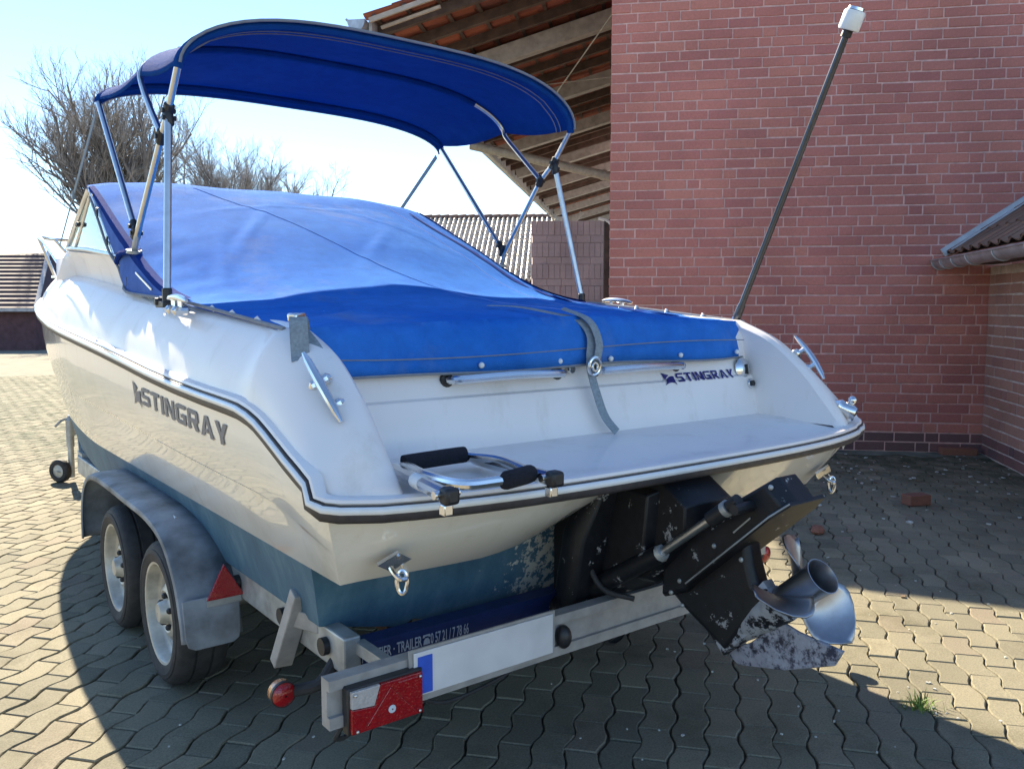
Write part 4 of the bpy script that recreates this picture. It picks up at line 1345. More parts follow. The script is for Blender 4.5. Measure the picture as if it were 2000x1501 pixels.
def letters(h, word='STINGRAY'):
    """squared wide capitals, each a set of strokes"""
    w, t, c = .80, .20, .12
    G = {
     'S': [[(c, 1), (w, 1), (w, 1 - t), (t + .02, 1 - t), (t, 1 - t - .03), (t, .60), (t + .02, .58), (w - c, .58), (w, .58 - c), (w, c), (w - c, 0), (0, 0), (0, t), (w - t - .02, t), (w - t, t + .03), (w - t, .38), (w - t - .02, .40), (c, .40), (0, .40 + c), (0, 1 - c)]],
     'T': [[(0, 1), (w, 1), (w, 1 - t), (w / 2 + t / 2 + .02, 1 - t), (w / 2 + t / 2 + .02, 0), (w / 2 - t / 2 - .02, 0), (w / 2 - t / 2 - .02, 1 - t), (0, 1 - t)]],
     'I': [[(0, 0), (0, 1), (t + .04, 1), (t + .04, 0)]],
     'N': [[(0, 0), (0, 1), (t + .05, 1), (w - t, .30), (w - t, 1), (w, 1), (w, 0), (w - t - .05, 0), (t, .70), (t, 0)]],
     'G': [[(c, 1), (w, 1), (w, 1 - t), (t + .02, 1 - t), (t, 1 - t - .03), (t, t + .03), (t + .02, t), (w - t, t), (w - t, .36), (w * .5, .36), (w * .5, .54), (w, .54), (w, 0), (c, 0), (0, c), (0, 1 - c)]],
     'R': [[(0, 0), (0, 1), (t, 1), (t, 0)], [(t, 1), (w - c, 1), (w - t, 1 - t), (t, 1 - t)], [(w - c, 1), (w, 1 - c), (w, .48), (w - t, .56), (w - t, 1 - t)], [(w, .48), (w - c, .38), (t, .38), (t, .56), (w - t, .56)], [(w * .46, .38), (w - c, .38), (w, 0), (w - t - .06, 0)]],
     'A': [[(0, 0), (.33, 1), (.45, 1), (.45, .80), (t + .05, 0)], [(.45, 1), (.57, 1), (.90, 0), (.65, 0), (.45, .80)], [(.31, .20), (.37, .38), (.53, .38), (.59, .20)]],
     'Y': [[(0, 1), (t + .06, 1), (w * .5, .56), (w - t - .06, 1), (w, 1), (w * .5 + t * .6, .36), (w * .5 + t * .6, 0), (w * .5 - t * .6, 0), (w * .5 - t * .6, .36)]]}
    out = []; x = 0
    for ch in word:
        for pl in G[ch]: out.append([(x * h + p[0] * h, p[1] * h) for p in pl])
        wd = max(p[0] for pl in G[ch] for p in pl)
        x += wd + .14
    return out, x * h
import bmesh
def flat_shapes(polys, fn, name, mat, parent):
    """tessellated flat print; fn maps (x, y) to the surface it sticks to"""
    from mathutils.geometry import tessellate_polygon
    m = MB()
    for pl in polys:
        # cut long edges so the print follows the surface
        tri = tessellate_polygon([[Vector((p[0], p[1], 0)) for p in pl]])
        m.add([fn(*p) for p in pl], [tuple(t) for t in tri])
    return m.build(name, mat, parent, smooth=0)
HT_ = .062
la, lb = logo(.085); let, wl = letters(HT_)
def port_fn(x, y):
    yy = -.035 - x * 1.05
    zz = z_rail(-.5) - .128 + y + (.028 - .045 * x)
    zr = z_rail(yy) - .018; zc = z_ch(yy); kz = zc + .46 * (zr - zc)
    t = .5 * (zr - zz) / (zr - kz)
    X, _ = side_pt(yy, max(0, min(t, 1)))
    return (-(X + .0025), yy, zz)
sc_ = .86 / wl
sx = [[(p[0] * sc_ + .115, p[1]) for p in pl] for pl in let]
flat_shapes([[(p[0] * 1.15, p[1] - .012) for p in la], [(p[0] * 1.15, p[1] - .012) for p in lb]] + sx, port_fn, 'side_lettering', M['grey_print'], hull)
def star_fn(x, y):
    p = port_fn(x, y); 
    return (-p[0], -1.02 + .06 - (p[1] + .06) + .0, p[2])
flat_shapes([[(p[0] * 1.15, p[1] - .012) for p in la], [(p[0] * 1.15, p[1] - .012) for p in lb]] + sx, lambda x, y: (-port_fn(1.0 - x, y)[0], port_fn(1.0 - x, y)[1], port_fn(1.0 - x, y)[2]), 'side_lettering', M['grey_print'], hull)
def wall_fn(x, y):
    z = 1.063 + y + .004 * x
    ys_ = np.interp(z, [.97, 1.06, 1.066, 1.072, 1.12, 1.21], [-1.325, -1.305, -1.302, -1.29, -1.27, -1.255])
    return (.385 + x, ys_ - .0035, z)
h2 = .029; la, lb = logo(.040); let, wl = letters(h2); sc_ = .325 / wl
flat_shapes([[(p[0] * 1.5, p[1] - .006) for p in la], [(p[0] * 1.5, p[1] - .006) for p in lb]] + [[(p[0] * sc_ + .072, p[1]) for p in pl] for pl in let], wall_fn, 'transom_lettering', M['navy_print'], boat)
# ------------------------------------------------------------------ bimini top on its folding frame
def arch(y0, ys_, z_side, z_top, xs=.905, n=33, p=3.2):
    """from port foot over the crown to starboard; y0 at the side, ys_ at the crown"""
    out = []
    for t in np.linspace(-1, 1, n):
        a = t * math.pi / 2
        x = math.copysign(abs(math.sin(a)) ** .80, t) * xs
        k = max(0, 1 - abs(x / xs) ** p) ** (1 / 1.9)
        out.append((x, y0 + (ys_ - y0) * k, z_side + (z_top - z_side) * k))
    return out
rear = arch(-.21, -.25, 2.150, 2.375)
midb = arch(.30, .36, 2.215, 2.432, .90)
front = arch(.945, .95, 2.245, 2.385, .918)
def stitch(a, b, n, sag):
    rows = []
    for k in range(n + 1):
        f = k / n
        rows.append([tuple(V(*p) * (1 - f) + V(*q) * f - V(0, 0, sag * math.sin(math.pi * f) * (1 + .6 * abs(p[0]) / .9)) ) for p, q in zip(a, b)])
    return rows
mb = MB()
lip = [(x, y - .012, z + .008) for x, y, z in rear]
rows = [[(x, y - .030, z + .012) for x, y, z in rear]] + stitch([(x, y, z + .016) for x, y, z in rear], [(x, y, z + .016) for x, y, z in midb], 6, .012)[0:] + stitch([(x, y, z + .016) for x, y, z in midb], [(x, y, z + .016) for x, y, z in front], 7, .016)[1:]
rows += [[(x, y + .018, z + .004) for x, y, z in front], [(x, y + .020, z - .030) for x, y, z in front]]
mb.grid(rows)
bim = mb.build('bimini_canopy', M['bimini'], boat, smooth=60)
sol = bim.modifiers.new('cloth', 'SOLIDIFY'); sol.thickness = .004; sol.offset = -1
for nm, pts in (('rear_binding', [(x, y - .031, z + .012) for x, y, z in rear]), ('front_binding', [(x, y + .021, z - .028) for x, y, z in front])):
    b_ = MB(); b_.tube(pts, .0055, 7); b_.build(nm, M['grey_hem'], bim)
# sleeves sewn round the bows and the seams
for nm, a, r_ in (('sleeve', rear, .017), ('sleeve', front, .018)):
    b_ = MB(); b_.tube([(x, y, z + .0) for x, y, z in a], r_, 8); b_.build(nm, M['bimini'], bim)
b_ = MB(); b_.tube([(x, y, z) for x, y, z in midb][7:26], .018, 8); b_.build('sleeve', M['bimini'], bim)
seam = MB()
for dy, dz in ((.055, -.004), (.085, -.005)):
    seam.tube([(x * .985, y + dy, z + dz - (.006 if abs(x) > .8 else 0)) for x, y, z in rear][1:-1], .0022, 5)
seam.build('seam', M['grey_hem'], bim)
# tubes
FR = MB()
for sg in (-1, 1):
    P = lambda x, y, z: (sg * x, y, z)
    def tb(nm, pts, r_=.0125):
        b_ = MB(); b_.tube(pts, r_, 12); return b_.build(nm, M['alu'], bim)
    piv = P(.925, .335, 1.612); midj = P(.905, .013, 1.952); hin = P(.906, -.089, 2.026)
    tb('bow_tube', [piv, midj, hin, P(.903, -.212, 2.160)])
    tb('bow_tube', [P(.924, .36, 1.635), P(.918, .945, 2.250)])
    mp = [midj] + [P(x, y, z) for x, y, z in [(abs(q[0]), q[1], q[2]) for q in midb[:10]]]
    b_ = MB(); b_.tube(curve_pts([P(.905, .02, 1.962), P(.903, .20, 2.12), P(.898, .29, 2.205)] + [P(abs(q[0]), q[1], q[2]) for q in midb[1:9]], 30), .0115, 10); b_.build('bow_tube', M['alu'], bim)
    tb('leg_tube', [P(.908, -.092, 2.012), P(.971, -.225, 1.375)], .0135)
    # hinges and jaw slides
    def lump(nm, c, r_, dr):
        b_ = MB(); d_ = Vector(dr).normalized(); c = Vector(c)
        b_.tube([c - d_ * .030, c - d_ * .024, c + d_ * .024, c + d_ * .030], [r_ * .75, r_, r_, r_ * .75], 10)
        b_.cyl(c + Vector((-.024, 0, 0)), c + Vector((.024, 0, 0)), .009, 8)
        return b_.build(nm, M['black_plastic'], bim)
    lump('jaw_slide', hin, .0195, (0, -.6, .8)); lump('jaw_slide', midj, .0195, (0, -.6, .8)); lump('eye_end', P(.907, -.095, 2.000), .0165, (.06, -.13, -1))
    lump('jaw_slide', P(.925, .345, 1.622), .02, (0, -.7, .7)); lump('eye_end', P(.924, .372, 1.650), .0165, (0, .6, .8))
    b_ = MB(); b_.cyl(piv, P(.93, .372, 1.550), .013, 8); b_.cyl(P(.93, .372, 1.556), P(.93, .375, 1.543), .03, 12); b_.build('deck_mount', M['galv'], bim)
    b_ = MB(); b_.cyl(P(.971, -.225, 1.338), P(.971, -.225, 1.392), .017, 10); b_.box(P(.968, -.20, 1.335), (.05, .10, .022)); b_.cyl(P(.94, -.17, 1.345), P(1.0, -.17, 1.345), .014, 8); b_.build('leg_foot', M['black_plastic'], bim, bevel=.004)
    # strap holding the front bow
    b_ = MB(); a_, c_ = Vector(P(.918, .95, 2.236)), Vector(P(.94, 1.9, 1.66))
    s1, s2 = a_.lerp(c_, .05), a_.lerp(c_, .60)
    b_.beam(s1, s2, .004, .026, up=(0, 1, 1)); b_.beam(s2, c_, .003, .014, up=(0, 1, 1)); b_.box(s2, (.012, .04, .04)); b_.build('strap', M['strap'], bim, smooth=0)

# ------------------------------------------------------------------ stern drive
OY, OZ = -1.80, .565; TL = R(42)
DA = Vector((0, -math.cos(TL), math.sin(TL))); DD = Vector((0, -math.sin(TL), -math.cos(TL))); DX = Vector((1, 0, 0))
def DR(x, a, d): return Vector((x, OY, OZ)) + DA * a + DD * d
DF = (Vector((0, OY, OZ)), DA, DD, DX)
mb = MB()
# drive shaft housing above the plate, with its square tail
mb.prism([(-.12, -.02), (-.05, -.09), (.06, -.115), (.30, -.095), (.425, -.078), (.432, .0), (.10, .0), (-.03, .012)], DF, -.066, .066, inset=.10)
# leg
mb.prism([(-.10, -.02), (.235, -.005), (.205, .05), (.185, .10), (.21, .14), (-.03, .20), (-.055, .12), (-.085, .04)], DF, -.036, .036, inset=.14)
# upper gear housing and swivel bracket reaching to the transom
mb.prism([(-.14, -.30), (.02, -.33), (.16, -.255), (.19, -.15), (.13, -.085), (-.10, -.06), (-.20, -.12)], DF, -.10, .10, inset=.12)
def YZ(pts, x0, x1, ins=.1, m=None): (m or mb).prism(pts, (Vector((0, 0, 0)), Vector((0, 1, 0)), Vector((0, 0, 1)), DX), x0, x1, inset=ins)
YZ([(-1.30, .84), (-1.52, .845), (-1.74, .83), (-1.72, .62), (-1.60, .50), (-1.46, .40), (-1.30, .38)], -.135, .135, .1)
drive = mb.build('stern_drive', M['drive_black'], boat, smooth=35, bevel=.006)
# transom shield
mb = MB(); mb.prism([(-.17, .34), (.17, .34), (.235, .50), (.245, .70), (.20, .855), (-.20, .855), (-.245, .70), (-.235, .50)], (Vector((0, -1.34, 0)), DX, Vector((0, -.25, 1)).normalized(), Vector((0, -1, -.25)).normalized()), -.03, .06, inset=.05)
mb.build('transom_shield', M['drive_black'], drive, bevel=.006)
mb = MB()
for k in range(7):
    c0 = Vector((-.005, -1.34 - k * .03, .52 - k * .012))
    mb.tube([c0, c0 + Vector((0, -.015, -.006)), c0 + Vector((0, -.03, -.012))], [.085, .10, .085], 14, caps=False)
mb.build('bellows', M['rubber'], drive)
mb = MB()
for k in range(9):
    a0 = Vector((-.06, -1.33 - k * .022, .38 - k * .002)); mb.tube([a0, a0 + Vector((0, -.011, 0)), a0 + Vector((0, -.022, 0))], [.052, .062, .052], 12, caps=False)
mb.tube(curve_pts([(-.14, -1.32, .37), (-.16, -1.40, .42), (-.15, -1.50, .44), (-.10, -1.58, .46)], 14), .012, 8)
mb.tube(curve_pts([(.14, -1.32, .37), (.15, -1.42, .44), (.12, -1.55, .50)], 14), .012, 8)
mb.tube(curve_pts([(-.05, -1.42, .62), (-.16, -1.50, .60), (-.17, -1.58, .52), (-.12, -1.66, .50)], 16), .008, 7)
mb.build('exhaust_hose', M['rubber'], drive)
# anti-ventilation plate and its bright edge
mb = MB(); mb.prism([(-.05, -.03), (.03, -.092), (.38, -.098), (.432, -.07), (.436, .07), (.38, .098), (.03, .092), (-.05, .03)], (DR(0, 0, 0), DA, DX, DD), -.004, .008)
mb.build('cavitation_plate', M['drive_black'], drive, smooth=0, bevel=.002)
mb = MB()
for sg in (-1, 1): mb.tube([DR(sg * .094, .03, .002), DR(sg * .099, .38, .002), DR(sg * .072, .434, .002)], .0022, 6)
mb.build('worn_edge', M['galv'], drive)
mb = MB()
mb.beam(DR(-.0685, .31, -.032), DR(-.0685, .24, -.03), .003, .004, up=DD)
mb.build('worn_casting_line', M['galv'], drive)
for a, d in ((-.06, -.01), (-.01, -.02), (.16, -.035), (.19, .028), (-.075, .03), (.41, -.06)):
    b_ = MB(); b_.ball(tuple(DR(-.066 if d < 0 else -.036, a, d)), .007, 7, 5); b_.build('bolt', M['galv'], drive)
# torpedo and skeg
mb = MB(); tz = .168
prof = [(-.05, .004), (-.03, .012), (.0, .022), (.06, .034), (.14, .044), (.205, .049), (.208, .03)]
mb.lathe([(r_, a) for a, r_ in prof], (DR(0, 0, tz), DX, DD, DA), 20)
mb.prism([(-.055, .13), (.20, .10), (.20, .185), (-.05, .20)], DF, -.031, .031, inset=.12)
tor = mb.build('gear_case', M['drive_worn'], drive, smooth=40)
mb = MB(); mb.prism([(-.045, .19), (.05, .205), (.17, .20), (.20, .245), (.285, .335), (.24, .352), (.10, .305), (-.03, .235)], DF, -.007, .007, inset=.05)
mb.build('skeg', M['skeg'], drive, smooth=30)
# trim rams
for sg in (-1, 1):
    r0, r1 = DR(sg * .125, .03, -.095), DR(sg * .112, .31, -.075)
    ax = (r1 - r0).normalized()
    b_ = MB(); b_.cyl(r0, r1, .0125, 12); ram = b_.build('trim_ram', M['alu'], drive)
    b_ = MB(); b_.tube([r1 - ax * .075, r1 - ax * .02], [.021, .021], 12); b_.tube([r1 - ax * .02, r1 + ax * .03], [.016, .018], 12); b_.build('ram_end', M['black_plastic'], ram)
    b_ = MB(); b_.cyl(r1 - ax * .022, r1 - ax * .006, .0215, 12); b_.build('collar', M['galv'], ram)
    b_ = MB(); b_.tube([r0 - ax * .012, r0 + ax * .0, r0 + ax * .014], [.016, .025, .021], 10); b_.build('gland', M['galv'], ram)
    b_ = MB(); b_.tube([r0, Vector((sg * .15, -1.36, .40))], [.026, .030], 14); b_.ball((sg * .15, -1.36, .40), .035); b_.build('ram_cylinder', M['drive_black'], ram)
    b_ = MB(); b_.cyl(DR(sg * -.0, .33, -.055) + DX * sg * .06, DR(0, .33, -.055) + DX * sg * .135, .014, 10); b_.build('ram_pin', M['black_plastic'], ram)
# propeller
mb = MB(); h0 = .214
prof = [(.040, -.004), (.040, .01), (.0405, .05), (.0415, .09), (.0440, .125), (.0465, .138), (.0440, .138), (.0385, .122), (.0365, .08), (.036, .05), (.010, .048)]
mb.lathe(prof, (DR(0, h0, tz), DX, DD, DA), 36)
prop = mb.build('propeller', M['prop'], drive, smooth=50)
mb = MB(); mb.lathe([(.003, .098), (.009, .096), (.011, .08), (.011, .048)], (DR(0, h0, tz), DX, DD, DA), 10); mb.build('prop_nut', M['galv'], drive)
def blade(ang):
    rows = []; nr, nc = 9, 11
    for i in range(nr):
        f = i / (nr - 1); r_ = .039 + .128 * f
        half = (.60 + .16 * math.sin(math.pi * f)) * (1 - .30 * f) * (1 - max(0, f - .5) ** 2 / .25 * .90)
        row = []
        for j in range(nc):
            s = (j / (nc - 1)) * 2 - 1
            th_ = ang + s * half + .30 * f * f
            ax = .055 - s * half * .075 + .006 * f
            cup = .006 * max(0, s) ** 3
            row.append(tuple(DR(0, h0 + ax + cup, tz) + DX * math.cos(th_) * r_ + DD * math.sin(th_) * r_))
        rows.append(row)
    m = MB(); m.grid(rows)
    o = m.build('blade', M['prop'], drive, smooth=60)
    so_ = o.modifiers.new('thick', 'SOLIDIFY'); so_.thickness = .0035; so_.offset = 0
    return o
for k in range(3): blade(R(50) + k * 2 * math.pi / 3)

# ------------------------------------------------------------------ canvas cover over the cockpit
def zE(y): return smooth_interp(y, [-1.22, -1.15, -.9, -.35, -.2, .0, .28, .5, .8, 1.1, 1.22], [1.262, 1.272, 1.295, 1.342, 1.362, 1.405, 1.502, 1.60, 1.73, 1.86, 1.905])
def zC(y): return smooth_interp(y, [-1.22, -.9, -.6, -.43, -.15, .2, .6, .9, 1.1, 1.22], [1.288, 1.327, 1.368, 1.402, 1.48, 1.62, 1.77, 1.865, 1.925, 1.95])
def kshape(t, y):
    p = 1.22 + 1.58 * min(1, max(0, (y + .35) / .7)) + 3 * max(0, y - .9)
    sh = .17 * (1 - min(1, max(0, (y + .3) / .8))) * (1 if y > -1.0 else max(0, (y + 1.22) / .22))
    return max(0, 1 - abs(t + sh * (1 - t * t)) ** p)
wr = random.Random(2)
def fold(x, y):
    f = .006 * math.sin(5.1 * y + 3.3 * x) * math.sin(2.2 * x + .7) + .004 * math.sin(11 * x - 4 * y) * (1 - abs(x))
    f += .009 * math.exp(-((abs(x) - .72 - .1 * y) / .07) ** 2) * math.sin(6 * y)                # pull lines by the edges
    ed = math.exp(-((y + 1.18) / .16) ** 2)
    f += .0055 * math.sin(2 * math.pi * x / .17 + 1.5 * math.sin(3 * x)) * ed                        # puckers above the aft hem
    f += .005 * math.sin(2 * math.pi * y / .19 + 1.2 * math.sin(4 * y)) * math.exp(-((abs(x) - .88) / .12) ** 2) * (1 if y < .4 else .4)
    for cx, cy, ang_, ln, am in ((-.62, -.95, .5, .34, .010), (-.70, -.70, .25, .42, .008), (.55, -.92, -.45, .36, .009), (-.35, -.80, .15, .5, .006), (.30, -.62, -.2, .45, .006), (.62, .15, -1.15, .55, .010), (.40, .45, -1.05, .6, .008), (-.45, .35, 1.0, .6, .007), (-.1, .75, .2, .7, .006), (.1, .2, .9, .5, .006), (-.68, .05, 1.25, .5, .009)):
        dx_, dy_ = x - cx, y - cy
        al = dx_ * math.cos(ang_) + dy_ * math.sin(ang_); ac = -dx_ * math.sin(ang_) + dy_ * math.cos(ang_)
        w_ = .022 + .02 * abs(al / ln)
        f += am * math.exp(-(al / ln * 1.5) ** 2) * (math.exp(-(ac / w_) ** 2) - .6 * math.exp(-((ac - 2 * w_) / (1.3 * w_)) ** 2))
    f -= .012 * math.exp(-((x - .04) / .05) ** 2) * math.exp(-((y + 1.05) / .25) ** 2)           # strap pressing in
    return f
mb = MB(); rows = []
XE = .925
ycov = list(np.linspace(1.235, -1.20, 122))
xcov = [math.copysign(abs(t) ** .9, t) for t in np.linspace(-1, 1, 121)]
for y in ycov:
    row = []
    for t in xcov:
        k = kshape(t, y)
        x = t * (XE - .02 * max(0, (y - .6)))
        yy = y - (.03 * (1 - t * t) if y < -1.0 else 0)
        z = zE(y) + (zC(y) - zE(y)) * k + fold(x, y) * (1 - t ** 6)
        row.append((x, yy, z))
    rows.append(row)
# over the screen frame at the front
fr_ = [(p[0] * 1.0, p[1] + .05, p[2] + .012) for p in rows[0]]
fr2 = [(p[0] * 1.0, p[1] + .07, p[2] - .035) for p in rows[0]]
rows = [fr2, fr_] + rows
# aft fold and hanging hem
hem = [(-1.245, .010), (-1.268, -.02), (-1.282, -.06), (-1.290, -.10), (-1.296, None)]
for yy, dz in hem:
    row = []
    for t in xcov:
        x = t * (XE - .035 * (1 if dz is None else .6))
        zt = zE(-1.22) + (zC(-1.22) - zE(-1.22)) * kshape(t, -1.22)
        zb_ = 1.142 + .010 * math.sin(7 * x + .5) * .4 - .008 * x * x
        z = zb_ if dz is None else zt + dz * 1.0 - (.0 if dz > -.05 else 0)
        y_ = yy - .012 * math.exp(-((x + .1) / .5) ** 2) + .006 * math.sin(9 * x) + .035 * max(0, abs(t) - .8) / .2
        if dz is not None and z < zb_: z = zb_ + .003
        row.append((x, y_, z))
    rows.append(row)
mb.grid(rows)
cover = mb.build('boat_cover', M['cover'], None, smooth=70)
tag(cover, 'blue canvas tarpaulin snapped over the cockpit from windshield to transom', 'boat cover')
so_ = cover.modifiers.new('cloth', 'SOLIDIFY'); so_.thickness = .004; so_.offset = -1
# side panels, navy piping, seams, snaps, hem binding
for sg in (-1, 1):
    mb = MB(); rows = []
    low_ = lambda y: smooth_interp(y, [-1.2, -.25, .1, .42, .52, .60, .75, .95, 1.12, 1.2], [1.268, 1.348, 1.366, 1.385, 1.42, 1.49, 1.56, 1.72, 1.85, 1.89])
    for y in np.linspace(1.18, -1.18, 50):
        zt = zE(y) - .004; zb_ = min(low_(y), zt - .004)
        row = []
        for f in np.linspace(0, 1, 6):
            row.append((sg * (XE - .02 * max(0, y - .6) + (.018 if y < .6 else .006) * f + .010 * math.sin(math.pi * f) * min(1, (zt - zb_) * 8)), y, zt + (zb_ - zt) * f))
        rows.append(row)
    mb.grid(rows); mb.build('side_panel', M['cover_side'], cover, smooth=60)
    b_ = MB(); pts = [(sg * (XE + .004 - .02 * max(0, y - .6)), y, zE(y) + .000) for y in np.linspace(1.2, -.3, 44)]
    rows = [[tuple(V(*p) + V(sg * .004, 0, -.006 - .030 * min(1, (1.25 - p[1]) * 2) * (1 if p[1] > 0 else max(.2, 1 + p[1] * 2.5)))), tuple(V(*p) + V(sg * .007, 0, -.01)), tuple(V(*p) + V(sg * .004, 0, .004)), tuple(V(*p) + V(-sg * .018, 0, .011))] for p in pts]
    b_.grid(rows); b_.build('navy_band', M['navy'], cover)
    b_ = MB(); b_.tube([(sg * (XE + .026 + (.0 if y < .5 else -.012)), y, low_(y) + .002) for y in np.linspace(1.1, -1.2, 60)], .006, 6); b_.build('hem_binding', M['grey_hem'], cover)
    for y in (-.62, -.80, -1.0): 
        b_ = MB(); b_.tube([(sg * (XE + .012), y, zE(y) - .004), (sg * (XE + .024), y + .004, zE(y) + .012)], .006, 8); b_.build('snap', M['white_vinyl'], cover)
    for y, f in ((.95, .5), (.78, .6), (.62, .75), (.46, .9)):
        z = low_(y) + .02; b_ = MB(); b_.beam((sg * (XE + .016), y, z), (sg * (XE + .018), y - .012, z + .035), .008, .010); b_.build('hook', M['black_plastic'], cover)
# zip flap and collar round the bow mount, port and starboard
for sg in (-1, 1):
    b_ = MB(); b_.tube(curve_pts([(sg * .945, .60, 1.515), (sg * .955, .50, 1.545), (sg * .945, .40, 1.548), (sg * .92, .36, 1.542), (sg * .90, .40, 1.556)], 16), .012, 7); b_.build('collar_flap', M['navy'], cover)
    b_ = MB(); b_.beam((sg * .944, .30, 1.462), (sg * .944, .08, 1.392), .004, .008); b_.build('zip', M['white_vinyl'], cover)
def on_cover(x, y): 
    t = x / XE; k = kshape(t, y)
    return zE(y) + (zC(y) - zE(y)) * k + fold(x, y) * (1 - t ** 6)
for xs_ in ([(-.86, .0)],):
    pass
b_ = MB()
for a0, a1, bend in ((-.46, .30, .0),):
    b_.tube([(a0 + (a1 - a0) * f, 1.1 - 2.2 * f, on_cover(a0 + (a1 - a0) * f, 1.1 - 2.2 * f) + .0006) for f in np.linspace(0, 1, 90)], .0018, 5)
b_.tube([(.62 - .1 * f, 1.1 - 2.0 * f, on_cover(.62 - .1 * f, 1.1 - 2.0 * f) + .0006) for f in np.linspace(0, 1, 90)], .0018, 5)
b_.build('seam', M['seam_thread'], cover)
b_ = MB(); rows = []
for f in np.linspace(0, 1, 40):                                      # navy zip band near the starboard side
    y = 1.0 - 2.0 * f; x0 = .74 + .05 * f; w2 = .012 + .016 * math.sin(math.pi * min(1, f * 1.4))
    rows.append([(x0 - w2, y, on_cover(x0 - w2, y) + .004), (x0, y, on_cover(x0, y) + .008), (x0 + w2, y, on_cover(x0 + w2, y) + .004)])
b_.grid(rows); b_.build('navy_band', M['navy'], cover)
b_ = MB()
b_.tube([(x, -1.306 + .035 * max(0, abs(x) / XE - .8) / .2, 1.195 + .012 * math.sin(3 * x)) for x in np.linspace(-.84, .84, 50)], .0018, 5)
b_.build('stitching', M['grey_hem'], cover)
b_ = MB(); b_.tube([(x, -1.298 - .012 * math.exp(-((x + .1) / .5) ** 2) + .006 * math.sin(9 * x) + .035 * max(0, abs(x) / (XE - .035) - .8) / .2, 1.141 + .004 * math.sin(7 * x + .5) - .008 * x * x) for x in np.linspace(-.885, .885, 60)], .004, 6); b_.build('hem_binding', M['grey_hem'], cover)
for x in (-.86, -.40, -.10, .12, .46, .80):
    b_ = MB(); b_.ball((x, -1.308 + (.02 if abs(x) > .7 else 0), 1.158), .009, 10, 6); b_.build('snap', M['white_vinyl'], cover)

# ------------------------------------------------------------------ webbing straps
def webbing(pts, w, name, n=30, side=(1, 0, 0)):
    P = [Vector(p) for p in curve_pts(pts, n)]; m = MB(); rows = []
    sd_ = Vector(side)
    for i, p in enumerate(P):
        t = (P[min(i + 1, n - 1)] - P[max(i - 1, 0)]).normalized(); s_ = (sd_ - t * sd_.dot(t)).normalized(); u_ = s_.cross(t)
        rows.append([tuple(p - s_ * w / 2 + u_ * .0012), tuple(p + s_ * w / 2 + u_ * .0012), tuple(p + s_ * w / 2 - u_ * .0012), tuple(p - s_ * w / 2 - u_ * .0012)])
    m.grid(rows, closed=True)
    return m
m = webbing([(-.135, -.98, on_cover(-.135, -.98) + .010), (-.085, -1.08, on_cover(-.085, -1.08) + .020), (-.03, -1.19, on_cover(-.03, -1.19) + .024), (.012, -1.262, 1.287), (.03, -1.305, 1.235), (.012, -1.325, 1.165), (.012, -1.33, 1.12), (.02, -1.345, 1.06), (.045, -1.36, .98), (.075, -1.385, .929)], .032, 's', 44)
s1 = m.build('webbing_strap', M['strap'], None, smooth=50); tag(s1, 'grey webbing strap hanging from the ring at the middle of the cover hem', 'strap')
b_ = MB(); b_.tube([(.012 + .024 * math.cos(q), -1.345 - .004 * math.sin(q), 1.14 + .028 * math.sin(q)) for q in np.linspace(0, 2 * math.pi, 20, endpoint=False)], .0055, 8, closed=True); b_.build('ring', M['chrome'], s1)
b_ = MB(); b_.tube([(.012 + .011 * math.cos(q), -1.348, 1.138 + .013 * math.sin(q)) for q in np.linspace(0, 2 * math.pi, 14, endpoint=False)], .004, 7, closed=True); b_.build('hook', M['chrome'], s1)
m = webbing([(-.01, -1.215, 1.322), (.035, -1.29, 1.285), (.045, -1.33, 1.215), (.03, -1.335, 1.15)], .03, 's', 20); m.build('loose_end', M['strap'], s1, smooth=50)
m = webbing([(-.93, -1.26, 1.268), (-.945, -1.28, 1.30), (-.955, -1.30, 1.285), (-.965, -1.33, 1.215), (-.970, -1.345, 1.195)], .045, 's', 24, (.85, -.5, 0))
s2 = m.build('webbing_strap', M['strap'], None, smooth=50); tag(s2, 'folded grey webbing strap with buckle on the port gunwale end beside the cleat', 'strap')
m = webbing([(-.93, -1.26, 1.266), (-.925, -1.34, 1.215), (-.93, -1.42, 1.15), (-.95, -1.455, 1.118)], .035, 's', 20, (.9, -.3, .3)); m.build('lower_strap', M['strap'], s2, smooth=50)
b_ = MB(); b_.box((-.942, -1.262, 1.300), (.045, .03, .022), Matrix.Rotation(.5, 3, 'Z')); b_.build('buckle', M['chrome'], s2, bevel=.005)

